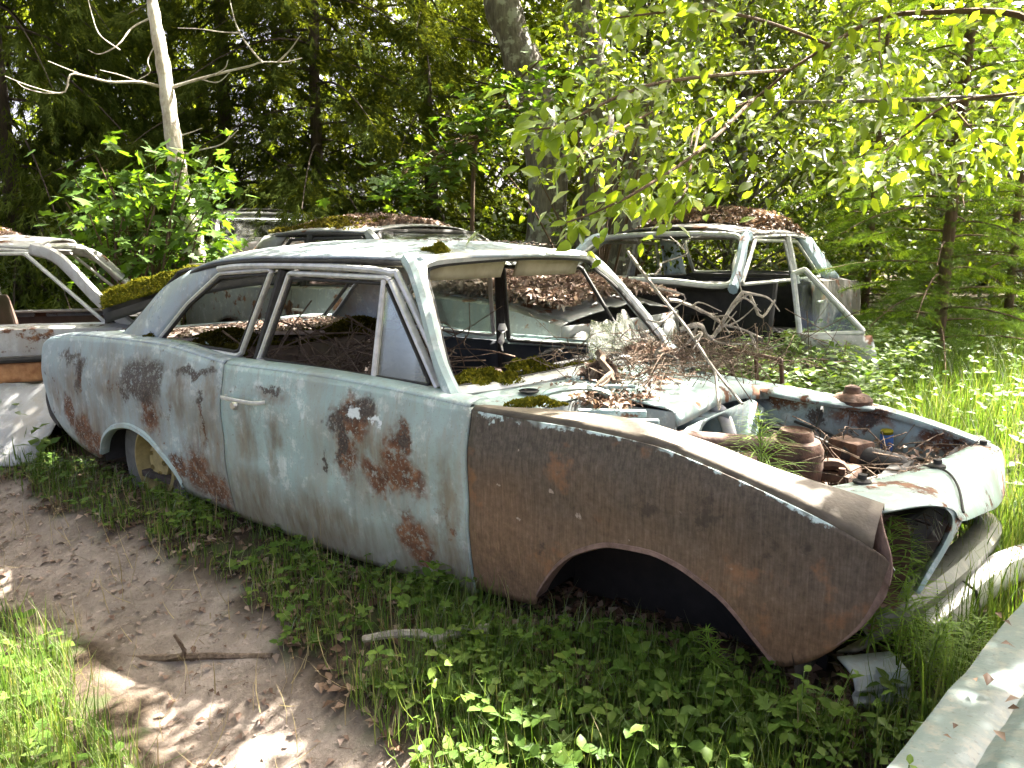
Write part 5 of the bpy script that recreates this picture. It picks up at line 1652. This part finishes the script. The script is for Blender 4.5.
for k, (u_, t_, lb) in enumerate(FT_):
    x, y, z0_ = gbase(u_, t_)
    g = Geo().tube(curve([(x, y, z0_ - .2), (x + r_.normal(0, .1), y, 4), (x + r_.normal(0, .25), y, 9)], 12), np.linspace(.14, .07, 12), 8)
    tt = thing('forest_tree', lb, 'tree', (x, y, z0_), 0, 'far trunks in the wood')
    obj('trunk', g, m_darkbark, tt)
    cv, cf = crown_leaves([(x + r_.normal(0, .8), y + r_.normal(0, .8), r_.uniform(6, 10), 1.0, 130) for _ in range(7)], .2, 200 + k, LEAF2)
    raw_obj('crown', cv, cf, m_leafwarm, tt)

# pale dead tree with bare branches
dt = thing('dead_tree', 'pale barkless dead trunk with bare crooked branches at upper left', 'tree', gbase(202, 7.5))
tp = curve([gbase(203, 7.5) + V3((0, 0, -.1)), at(196, 245, 7.5), at(181, 185, 7.5), at(172, 130, 7.5), at(164, 70, 7.5), at(155, 20, 7.5), at(148, -30, 7.5), at(135, -160, 7.4), at(120, -330, 7.3)], 40)
obj('trunk', Geo().tube(tp, np.concatenate([np.linspace(.075, .088, 8), np.linspace(.088, .03, 32)]) + .006 * np.sin(np.arange(40) * 2.3), 12), m_palebark, dt)
for k, l in enumerate([[(162, 87, 7.5), (140, 82, 7.35), (110, 82, 7.2), (85, 76, 7.1), (70, 75, 7.0), (63, 93, 7.0), (30, 86, 6.9), (5, 76, 6.8)],
                       [(172, 87, 7.5), (195, 80, 7.45), (225, 72, 7.4), (250, 66, 7.35), (263, 62, 7.3), (285, 62, 7.3), (302, 58, 7.3)],
                       [(263, 63, 7.3), (250, 48, 7.3), (240, 33, 7.3), (233, 14, 7.3), (228, -10, 7.3)], [(278, 62, 7.3), (290, 50, 7.25), (300, 36, 7.2)],
                       [(150, 18, 7.5), (132, 28, 7.4), (118, 45, 7.3), (100, 54, 7.3), (88, 50, 7.3)], [(183, 155, 7.5), (200, 150, 7.45), (222, 144, 7.4), (238, 130, 7.35)], [(226, 142, 7.4), (230, 134, 7.4), (226, 128, 7.4)],
                       [(85, 76, 7.1), (60, 66, 7.05), (48, 61, 7.0)], [(63, 93, 7.0), (45, 93, 6.95), (25, 88, 6.95), (15, 80, 6.9)], [(158, 40, 7.5), (148, 60, 7.4), (150, 72, 7.4), (138, 80, 7.4)],
                       [(240, 33, 7.3), (222, 32, 7.35), (200, 29, 7.4), (178, 28, 7.45)], [(182, 135, 7.5), (192, 132, 7.5), (202, 128, 7.5)], [(140, 82, 7.35), (120, 75, 7.3), (100, 70, 7.2)], [(120, 50, 7.3), (100, 35, 7.2), (92, 15, 7.2), (86, -10, 7.1)], [(215, 75, 7.4), (225, 68, 7.4), (228, 60, 7.4)], [(200, 79, 7.45), (218, 82, 7.4), (232, 70, 7.4)]]):
    p = curve([at(*q) for q in l], 24)
    big = .016 if k in (0, 1) else (.010 if k in (2, 3, 4, 5) else .007)
    obj('branch', Geo().tube(p, np.linspace(big, .0035, 24) + .001 * np.sin(np.arange(24) * 1.9), 6), m_palebark, dt)

# young spruce at the right
ys = thing('young_spruce', 'slender young spruce with thin straight trunk standing in grass at right', 'tree', gbase(945, 7.0))
r_ = np.random.default_rng(5)
bx_ = gbase(945, 7.0)
tp = np.stack([np.linspace(bx_[0], bx_[0] + .10, 20), np.full(20, bx_[1]), np.linspace(bx_[2] - .1, bx_[2] + 6.2, 20)], 1)
obj('trunk', Geo().tube(tp, np.linspace(.062, .012, 20), 9), m_brownbark, ys)
Pn = []; Dn = []; bgeo = Geo()
for k in range(92):
    z0 = .30 + 5.7 * (k / 92) ** 1.05
    az = k * 2.4 + r_.uniform(-.4, .4)
    L = 1.6 * (1 - z0 / 6.8) ** .7 * r_.uniform(.6, 1.1)
    out = V3((math.cos(az), math.sin(az), 0)); lat = V3((-out[1], out[0], 0))
    s = np.linspace(0, 1, 7)
    path = bx_ + V3((0, 0, z0)) + out * (L * s)[:, None] + V3((0, 0, 1)) * (L * (.18 * s - .35 * s ** 2))[:, None]
    bgeo.tube(path, np.linspace(.012, .003, 7), 5, cap=False)
    nn = int(92 * L)
    q = r_.uniform(.15, 1, nn)
    base = np.stack([np.interp(q, s, path[:, i]) for i in range(3)], 1)
    sd = np.where(r_.random(nn) < .5, 1, -1)
    Dn.append(out * .75 + lat * (sd * r_.uniform(.4, .9, nn))[:, None] + V3((0, 0, -1)) * r_.uniform(0, .5, nn)[:, None])
    Pn.append(base + lat * (sd * r_.uniform(0, .22, nn) * (1 - q * .7))[:, None])
Pn = np.vstack(Pn); Dn = np.vstack(Dn); n = len(Pn)
obj('branches', bgeo, m_brownbark, ys)
V, F = scatter(NEEDLE_TWIG[0] * V3((1.3, 1, 1.3)), NEEDLE_TWIG[1], Pn, dir_rots(Dn, r_.normal(0, .5, n)), r_.uniform(.10, .24, n))
ysc = tag(raw_obj('crown', V, F, m_youngspruce, ys), kind='stuff')
for (u_, t_, sc_, rz_, lb) in ((868, 9.0, .80, 1.0, 'smaller young spruce behind the right wreck door'), (1015, 8.6, .85, 2.4, 'young spruce at the right picture edge')):
    y2 = thing('young_spruce', lb, 'tree', gbase(u_, t_), rz_)
    y2.scale = (sc_,) * 3
    for ch in list(ys.children):
        c2 = ch.copy(); COL.objects.link(c2); c2.parent = y2


# ------------------------------------------------------------------ shrubs and foreground branches
def leaf_parts(parent, tmpl, mat, P, R, S, nm='leaf'):
    """every leaf an object of its own, sharing one mesh"""
    me = None
    inv = base_of(parent)
    for p, r, s in zip(P, R, S):
        if me is None:
            o = raw_obj(nm, tmpl[0], tmpl[1], mat, parent, smooth=True, world=False)
            me = o.data
        else:
            o = bpy.data.objects.new(nm, me); COL.objects.link(o); o.parent = parent
        m4 = Matrix([[*(r[i] * s), p[i] - inv[i]] for i in range(3)] + [[0, 0, 0, 1]])
        o.matrix_local = m4


mb_ = thing('maple_bush', 'leafy green maple bush around the foot of the pale dead tree', 'bush', gbase(135, 6.7))
r_ = np.random.default_rng(15)
tips = []
sg_ = Geo()
for k in range(36):
    tip = at(r_.uniform(62, 228), r_.uniform(150, 262), r_.uniform(6.0, 7.3))
    if project(tip)[0] < 95 and project(tip)[1] < 165:
        continue
    b = gbase(135, 6.7) + V3((r_.normal(0, .15), r_.normal(0, .15), 0))
    sg_.tube(curve([b, (b + tip) / 2 + V3((0, 0, .25)), tip], 10), np.linspace(.014, .004, 10), 5)
    tips.append(tip)
obj('stems', sg_, m_brownbark, mb_)
P = []
for tip in tips:
    for j in range(8):
        P.append(tip + r_.normal(0, 1, 3) * V3((.17, .17, .11)))
P = np.array(P); n = len(P)
leaf_parts(mb_, MAPLE, m_maple, P, rots(r_.uniform(0, 6.28, n), r_.normal(-.5, .35, n), r_.normal(0, .35, n)), r_.uniform(.13, .24, n))

P = np.array([at(r_.uniform(70, 232), r_.uniform(170, 285), r_.uniform(6.3, 7.6)) for _ in range(620)]); n = len(P)
V, F = scatter(MAPLE[0], MAPLE[1], P, rots(r_.uniform(0, 6.28, n), r_.normal(-.5, .35, n), r_.normal(0, .35, n)), r_.uniform(.08, .16, n))
tag(raw_obj('foliage', V, F, m_maple, mb_), kind='stuff')

ms = thing('maple_sapling', 'maple sapling with layered sprays in front of the big trunk', 'tree', gbase(455, 7.6))
sg_ = Geo(); P = []
r_ = np.random.default_rng(16)
b = gbase(470, 7.6)
sg_.tube(curve([b, at(475, 150, 7.5), at(500, 100, 7.4), at(540, 60, 7.2)], 16), np.linspace(.025, .008, 16), 6)
for k in range(30):
    s_ = k / 29
    c = curve([at(390, 192, 7.0), at(430, 165, 7.0), at(470, 130, 7.0), at(510, 100, 7.0), at(560, 80, 7.0)], 30)[k]
    c = c + r_.normal(0, .10, 3)
    sg_.tube(curve([at(475 + 40 * s_, 150 - 60 * s_, 7.5), (c + at(475, 140, 7.5)) / 2 + V3((0, 0, .08)), c], 8), np.linspace(.008, .003, 8), 4, cap=False)
    for j in range(13):
        P.append(c + r_.normal(0, 1, 3) * V3((.20, .20, .07)))
obj('stems', sg_, m_brownbark, ms)
P = np.array(P); n = len(P)
V, F = scatter(MAPLE[0], MAPLE[1], P, rots(r_.uniform(0, 6.28, n), r_.normal(-.25, .3, n), r_.normal(0, .3, n)), r_.uniform(.10, .19, n))
tag(raw_obj('foliage', V, F, m_maple, ms), kind='stuff')

hz_ = thing('hazel_bush', 'sunlit hazel bush in front of the forked trunks', 'bush', gbase(600, 7.9))
r_ = np.random.default_rng(27)
sg_ = Geo(); cl = []
for k in range(38):
    tip = at(r_.uniform(470, 720), r_.uniform(20, 215), r_.uniform(6.9, 8.2))
    if k % 3 == 0:
        b = gbase(600, 7.9) + V3((r_.normal(0, .2), r_.normal(0, .2), 0))
        sg_.tube(curve([b, (b + tip) / 2 + V3((0, 0, .3)), tip], 10), np.linspace(.018, .004, 10), 5)
    cl.append((*tip, r_.uniform(.16, .32), r_.uniform(20, 42)))
obj('stems', sg_, m_brownbark, hz_)
V, F = crown_leaves(cl, .088, 28, LEAF8)
tag(raw_obj('foliage', V, F, m_leafbright, hz_), kind='stuff')

# low undergrowth behind the wrecks
r_ = np.random.default_rng(17)
cl = []
for k in range(170):
    u_ = r_.uniform(-20, 1040); t_ = r_.uniform(8.0, 11.0)
    p = at(u_, 251, t_)
    cl.append((p[0], p[1], zg(p[0], p[1]) + r_.uniform(.3, 1.5), r_.uniform(.25, .5), 60))
V, F = crown_leaves(cl, .085, 18)
tag(raw_obj('undergrowth', V, F, m_leaf), 'mixed low undergrowth along the edge of the wood', 'undergrowth', kind='stuff')

# overhanging broadleaved tree from the right: arched branches with big bright leaves
ov = thing('overhanging_tree', 'broadleaved tree reaching in from the right with arching branches and bright leaves', 'tree', (3.1, 1.2, zg(3.1, 1.2)))
root = V3((3.1, 1.2, zg(3.1, 1.2)))
obj('trunk', Geo().tube(curve([root + V3((0, 0, -.1)), (3.05, 1.25, 1.5), (2.8, 1.3, 3.0), (2.6, 1.4, 4.6), (2.5, 1.6, 6.2)], 16), np.linspace(.16, .05, 16), 10), m_bark, ov)
BR = [[(1150, 60, 3.6), (1060, 35, 3.7), (1010, 13, 3.8), (940, 12, 3.9), (880, 18, 4.0), (830, 45, 4.0), (790, 70, 4.0), (755, 98, 4.0), (700, 125, 3.9), (690, 150, 3.8)],
      [(1150, 120, 4.4), (1060, 105, 4.5), (990, 98, 4.6), (900, 100, 4.7), (800, 102, 4.8), (720, 100, 4.9), (662, 106, 5.0)],
      [(1150, 70, 4.0), (1024, 92, 4.0), (950, 104, 4.0), (900, 138, 4.0), (840, 165, 4.0)],
      [(790, 70, 4.0), (720, 75, 3.5), (650, 85, 3.1), (600, 105, 2.9), (560, 125, 2.8), (535, 130, 2.75)],
      [(755, 98, 4.0), (700, 150, 3.4), (640, 190, 3.1), (600, 210, 3.0), (560, 225, 2.9)],
      [(830, 45, 4.0), (760, 20, 3.6), (700, 10, 3.3), (640, 15, 3.1), (600, 20, 3.0)],
      [(700, 125, 3.9), (690, 170, 3.5), (680, 200, 3.3), (650, 212, 3.2)],
      [(900, 138, 4.0), (870, 165, 3.6), (850, 180, 3.4)],
      [(950, 104, 4.0), (980, 140, 3.8), (990, 160, 3.7)],
      [(880, 18, 4.0), (880, 60, 3.8), (890, 90, 3.7)],
      [(662, 106, 5.0), (620, 130, 4.6), (590, 150, 4.3), (560, 165, 4.2)]]
brp = []
for k, l in enumerate(BR):
    pts_ = [at(*q) for q in l]
    if k < 3:
        pts_ = [V3((2.75, 1.3, 2.3 + .5 * k))] + pts_
    p = curve(pts_, 36)
    brp.append(p)
    obj('branch', Geo().tube(p, np.linspace([.022, .030, .014, .010, .010, .009, .007, .006, .006, .006, .008][k], .003, 36), 7), m_brownbark if k != 1 else m_bark, ov)
r_ = np.random.default_rng(19)
P = []; D = []
SP = {3: 46, 4: 34, 5: 26, 6: 12, 7: 22, 8: 8, 9: 12, 0: 34, 2: 22, 10: 20}
for k, nn in SP.items():
    p = brp[k]
    for j in range(nn):
        q = r_.uniform(.35, 1.0) if k not in (0, 2) else r_.uniform(.3, 1)
        i = int(q * 35); tdir = p[min(35, i + 1)] - p[max(0, i - 1)]; tdir /= np.linalg.norm(tdir)
        P.append(p[i] + r_.normal(0, .035, 3) + V3((0, 0, -.01)))
        D.append(tdir * .7 + r_.normal(0, .55, 3) + V3((0, 0, -.35)))
P = np.array(P); D = np.array(D); n = len(P)
leaf_parts(ov, LEAF8, m_leafbright, P, dir_rots(D, r_.normal(0, .6, n)), r_.uniform(.06, .115, n))
cl = []
for k in range(150):
    u_, v_ = r_.uniform(560, 1040), r_.uniform(-60, 190)
    if u_ < 640 and v_ > 120:
        continue
    p = at(u_, v_, r_.uniform(4.6, 7.5))
    cl.append((*p, r_.uniform(.15, .34), 26))
V, F = crown_leaves(cl, .085, 20, LEAF8)
tag(raw_obj('foliage', V, F, m_leaf, ov), kind='stuff')
P = []; D = []
for k in range(11):
    p = brp[k]
    for j in range(70):
        i = int(r_.uniform(.25, 1.0) * 35); tdir = p[min(35, i + 1)] - p[max(0, i - 1)]; tdir /= np.linalg.norm(tdir)
        P.append(p[i] + r_.normal(0, .13, 3) * V3((1, 1, .6))); D.append(tdir * .6 + r_.normal(0, .6, 3) + V3((0, 0, -.3)))
P = np.array(P); D = np.array(D); n = len(P)
V, F = scatter(LEAF8[0], LEAF8[1], P, dir_rots(D, r_.normal(0, .6, n)), r_.uniform(.04, .095, n))
tag(raw_obj('young_foliage', V, F, m_leafbright, ov), kind='stuff')


# ------------------------------------------------------------------ ground cover
def blades(pts, length, width, mat, name, label, lean=.35, kind='stuff', cat='grass'):
    n = len(pts)
    L = length * rng.uniform(.5, 1.4, n)
    R = rots(rng.uniform(0, 6.28, n), math.pi / 2 - np.abs(rng.normal(0, lean, n)), rng.uniform(-.3, .3, n))
    sc_ = np.stack([width * rng.uniform(.6, 1.4, n), L, L * rng.uniform(.5, 2.2, n)], 1)
    V, F = scatter(BLADE[0], BLADE[1], pts, R, sc_)
    return tag(raw_obj(name, V, F, mat), label, cat, kind=kind)


def field(n, x0, x1, y0, y1, cond=None, clump=.0, dz=0.0, thr=-.25):
    x = rng.uniform(x0, x1, n); y = rng.uniform(y0, y1, n)
    k = np.ones(n, bool)
    if clump:
        k &= fbm(x, y, 6., 101) + .6 * fbm(x, y, 15., 102) > rng.normal(thr, clump, n)
    if cond is not None:
        k &= cond(x, y)
    x, y = x[k], y[k]
    return np.stack([x, y, G(x, y) + dz], 1)


offp = lambda x, y: path_mask(x, y) < .25 + .3 * rng.random(len(x))
under = lambda x, y: ~((x > -3.6) & (x < .62) & (np.abs(y) < .76))
incar = lambda x, y: under(x, y) & ~((np.abs(x + 3.4) < 1.9) & (np.abs(y - 1.78) < .7)) & ~((np.abs(x + 2.1) < .7) & (y > 3.1) & (y < 7.2))
notfore = lambda x, y: x < .77 + .16 * (y + 1.4)

# bright grass on the near bank, lower left
near_bank = lambda x, y: y < np.interp(x, *PL) + .12 * fbm(x, y, 6., 111) - .02
blades(field(24000, -3.4, .4, -2.6, -1.45, near_bank, .5), .15, .0034, m_grass, 'bank_grass', 'bright long grass on the near bank at lower left', .6)
# short grass between path and car
blades(field(12000, -5.2, -.1, -1.5, -.72, lambda x, y: offp(x, y) & (y > np.interp(x, *PU) - .06) & under(x, y), .5), .085, .0040, m_grass, 'verge_grass', 'short grass along the sill of the car', .5)
blades(field(19000, -.6, 1.2, -2.2, -.55, lambda x, y: offp(x, y) & notfore(x, y) & (y > np.interp(x, *PU) - .08) & under(x, y), .6), .13, .0034, m_grass, 'front_grass', 'grass among the herbs before the rusty fender', .5)
# tall sunny grass behind the nose
blades(field(60000, -1.1, 3.2, .70, 8.5, incar, .5), .28, .0055, m_grass, 'meadow_grass', 'tall sunny grass between nose and young spruce', .5)
blades(field(5200, .55, 1.5, -.75, .9, lambda x, y: (x > .66), .6), .24, .0045, m_grass, 'nose_grass', 'grass growing up around the fallen bumper', .35)
blades(field(16000, -9, -3.3, -1.5, 8, incar, .6), .14, .007, m_grass, 'wood_grass', 'sparse grass between the left wrecks', .5)


def herbs(pts, size, name, label, hmin, hmax, mat, tmpl=LEAF8, kind='stuff', sets=3):
    """rosettes of leaves on thin stalks"""
    n = len(pts)
    h = rng.uniform(hmin, hmax, n)
    az = rng.uniform(0, 6.28, n)
    P = []; Y = []
    for k in range(sets):
        a = az + k * 6.283 / sets + rng.normal(0, .25, n)
        P.append(pts + np.stack([0 * h, 0 * h, h], 1)); Y.append(a)
    P = np.vstack(P); Y = np.concatenate(Y); m = len(P)
    s = np.tile(rng.uniform(.6, 1.35, n), sets) * size
    V1, F1 = scatter(tmpl[0] * V3((1.35, 1, 1)), tmpl[1], P, rots(Y, rng.normal(.05, .32, m), rng.normal(0, .25, m)), s)
    st = np.stack([np.full(n, .0016), h, h * .3], 1)
    stalk_v = np.array([[-1, 0, 0], [1, 0, 0], [0, 1, 0]]); stalk_f = np.array([[0, 1, 2]])
    V2, F2 = scatter(stalk_v, stalk_f, pts, rots(rng.uniform(0, 6.28, n), np.full(n, math.pi / 2), np.zeros(n)), st)
    V, F = join((V1, F1), (V2, F2))
    return tag(raw_obj(name, V, F, mat), label, 'herbs', kind=kind)


herbs(field(2900, -.75, 1.15, -2.1, -.62, lambda x, y: offp(x, y) & notfore(x, y) & under(x, y) & (y > np.interp(x, *PU) - .02), .25, 0, .0), .033, 'ground_herbs', 'leafy green herbs below the rusty fender', .03, .14, m_herb)
herbs(field(4600, -.5, 1.0, -1.7, -.62, lambda x, y: notfore(x, y) & under(x, y) & (y > np.interp(x, *PU) + .12), .6), .024, 'ground_herbs', 'small leaved ground herbs in the lower middle', .02, .09, m_herb, LEAF4)
herbs(field(1300, -4.6, -.6, -1.25, -.74, lambda x, y: offp(x, y) & under(x, y), .2, 0, .1), .026, 'verge_herbs', 'small herbs along the car sill above the path', .02, .09, m_herb)
herbs(field(900, -3.2, -.2, -2.5, -1.5, near_bank, .6), .04, 'bank_herbs', 'small leaves among the near bank grass', .03, .10, m_herb)
herbs(field(2600, -1.0, 3.0, .75, 7.5, incar, .6), .048, 'meadow_herbs', 'leafy herbs in the sunny grass behind the nose', .08, .38, m_herb, LEAF4)
herbs(field(2600, -8, -3.4, -.9, 6, incar, .8), .07, 'wood_herbs', 'leafy herbs between the left wrecks', .05, .30, m_herb, LEAF4)
herbs(field(380, -.7, 1.05, -1.9, -.62, lambda x, y: offp(x, y) & notfore(x, y) & under(x, y) & (y > np.interp(x, *PU)), .4), .040, 'palmate_herbs', 'jagged leaved herbs mixed into the ground cover', .05, .15, m_herb, MAPLE, 'stuff', 2)
herbs(field(380, -4.6, -.6, -1.25, -.76, lambda x, y: offp(x, y) & under(x, y), .4), .040, 'palmate_herbs', 'jagged small herbs along the sill', .03, .10, m_herb, MAPLE, 'stuff', 2)
herbs(field(3600, -1.0, .1, .9, 4.2, incar, .4), .05, 'brush_herbs', 'rank herbs before the dark roofed wreck', .15, .55, m_herb, LEAF4)
# white flower specks in the meadow
p = field(330, -.8, 3.0, 1.0, 6.5, incar, .6, .30)
litter('white_flowers', 'white umbel flowers standing in the sunny grass', p + np.stack([0 * p[:, 0], 0 * p[:, 0], rng.uniform(-.1, .12, len(p))], 1), .034, m_petal, .35)
# straw
blades(field(900, -3.5, 1.0, -2.4, -.8, notfore, .0), .14, .003, m_drygrass, 'dry_straw', 'dry straw stalks lying on verge and bank', 1.2)
# litter on the ground
litter('leaf_litter', 'dead brown leaves along the verge below the sill', field(7500, -5, .8, -1.35, -.6, lambda x, y: offp(x, y) & notfore(x, y), .6, .008), .042, m_dryleaf, .35)
litter('leaf_litter', 'pale dry leaves scattered on the trodden path', field(1000, -4.4, .0, -1.8, -1.0, lambda x, y: path_mask(x, y) > .3, .0, -.006), .034, m_pinkleaf, .2)
litter('leaf_litter', 'dark leaves under the front wheel opening', field(1500, -.5, .7, -.85, .2, None, .0, .01), .05, m_dryleaf, .4)
p = field(3800, -4.5, .1, -1.9, -.95, lambda x, y: path_mask(x, y) > .3, .5, -.010)
n = len(p)
V, F = scatter(BLADE[0], BLADE[1], p, rots(rng.uniform(0, 6.28, n), rng.normal(0, .12, n), rng.uniform(-.5, .5, n)), np.stack([rng.uniform(.001, .0028, n), rng.uniform(.015, .07, n), rng.uniform(0, .02, n)], 1))
tag(raw_obj('needle_litter', V, F, m_dryleaf), 'fallen needles and tiny twigs on the path', 'leaf litter', kind='stuff')
# small stones and crumbs on the path
p = field(2600, -4.5, .1, -1.9, -.95, lambda x, y: path_mask(x, y) > .4, .0, -.014)
ico = np.array([[0, 0, 1], [.9, 0, .2], [.28, .85, .2], [-.72, .53, .2], [-.72, -.53, .2], [.28, -.85, .2]])
icf = np.array([[0, 1, 2], [0, 2, 3], [0, 3, 4], [0, 4, 5], [0, 5, 1]])
V, F = scatter(ico, icf, p, rots(rng.uniform(0, 6.28, len(p)), rng.normal(0, .3, len(p)), rng.normal(0, .3, len(p))), (rng.random(len(p)) ** 3 * .011 + .0025)[:, None] * V3((1, 1, .7)))
tag(raw_obj('path_gravel', V, F, simple('path_crumbs', (.10, .075, .06), (.27, .22, .19), 9, .95)), 'small stones and earth crumbs on the path', 'gravel', kind='stuff')


# horsetails
def horsetail(label, base, h, spread, whorls, seed, lean=(0, 0)):
    r = np.random.default_rng(seed)
    t = thing('horsetail', label, 'plant', base)
    top = V3(base) + V3((lean[0], lean[1], h))
    p = curve([V3(base), V3(base) * .5 + top * .5 + r.normal(0, .01, 3), top], 12)
    obj('stem', Geo().tube(p, np.linspace(.0032, .0012, 12), 5), m_horsetail, t)
    P = []; D = []; S_ = []
    for k in range(whorls):
        q = .18 + .80 * k / (whorls - 1)
        c = np.array([np.interp(q, np.linspace(0, 1, 12), p[:, i]) for i in range(3)])
        L = spread * math.sin(math.pi * (.12 + .80 * q)) ** .8 * 1.05
        for j in range(16):
            a = j * 6.283 / 16 + k * .4 + r.normal(0, .08)
            P.append(c); D.append(V3((math.cos(a), math.sin(a), r.uniform(.15, .6)))); S_.append((.0042, L * r.uniform(.7, 1.1), L * -.9))
    P, D, S_ = np.array(P), np.array(D), np.array(S_)
    V, F = scatter(BLADE[0], BLADE[1], P, dir_rots(D, np.zeros(len(P))), S_)
    tag(raw_obj('whorls', V, F, m_horsetail, t), kind='stuff')


horsetail('bright horsetail growing up through the engine bay', (.285, -.52, .66), .30, .15, 13, 1, (-.03, .03))
horsetail('horsetail filling the empty headlamp opening', (.60, -.60, .36), .40, .14, 15, 2, (.03, .02))
horsetail('second horsetail behind the headlamp leg', (.65, -.50, .34), .34, .13, 13, 3, (0, .03))
horsetail('sunlit horsetail beside the ribbed bumper end', (.73, -.55, .28), .24, .12, 11, 4, (.04, -.03))
horsetail('low horsetail spreading in front of the fallen bumper', (.78, -.42, .27), .22, .12, 10, 5, (.05, -.02))
horsetail('horsetail under the front wheel arch edge', (.30, -.84, .26), .20, .08, 9, 6, (-.03, -.01))
horsetail('horsetail in the meadow behind the suspension mount', (.15, 1.25, .27), .5, .14, 14, 7)
horsetail('horsetail at the right edge beyond the nose', (.95, .75, .27), .48, .14, 14, 8)


def sprig(label, base, h, n, size, seed, lean=(0, 0), mat=None, tip=False):
    r = np.random.default_rng(seed)
    t = thing('herb_plant', label, 'plant', base)
    top = V3(base) + V3((lean[0], lean[1], h))
    p = curve([V3(base), V3(base) * .5 + top * .5 + r.normal(0, .012, 3), top], 12)
    obj('stem', Geo().tube(p, np.linspace(.003, .0014, 12), 5), m_herb, t)
    P = np.array([p[min(11, int(q * 11.5))] for q in np.linspace(.25, 1, n)])
    a = np.arange(n) * 2.4
    leaf_parts(t, LEAF8, mat or m_herb, P, rots(a, r.normal(.1, .2, n), r.normal(0, .2, n)), size * (1.15 - .5 * np.linspace(0, 1, n)))


sprig('upright herb with whorled leaves at the fender tip', (.52, -.94, zg(.52, -.94)), .24, 14, .05, 1, (.02, 0))
sprig('thin upright herb left of the fender tip', (.33, -.98, zg(.33, -.98)), .20, 12, .045, 2, (.02, .02))
sprig('leafy herb standing against the lower door corner', (-.64, -.90, zg(-.64, -.9)), .17, 8, .055, 3, (.02, 0))
sprig('dark herb rising before the foreground hood edge', (.83, -1.47, zg(.83, -1.47)), .62, 22, .030, 4, (.0, .0))
sprig('herb at the verge below the door rust patch', (-1.05, -.93, zg(-1.05, -.93)), .12, 8, .045, 5, (.01, -.02))
sprig('broad leaved herb in the lower middle of the picture', (.22, -1.12, zg(.22, -1.12)), .15, 10, .065, 6, (.03, -.03))
sprig('pale herb leaning out by the fallen stick', (-.30, -1.02, zg(-.3, -1.02)), .13, 9, .05, 7, (-.03, -.02), m_leafbright)
sprig('leafy herb hiding the ribbed bumper end', (.60, -.86, zg(.60, -.86)), .22, 13, .05, 8, (.02, .02))
sprig('low herb at the front tip of the fender', (.68, -.80, zg(.68, -.80)), .17, 11, .045, 9, (.0, -.02))
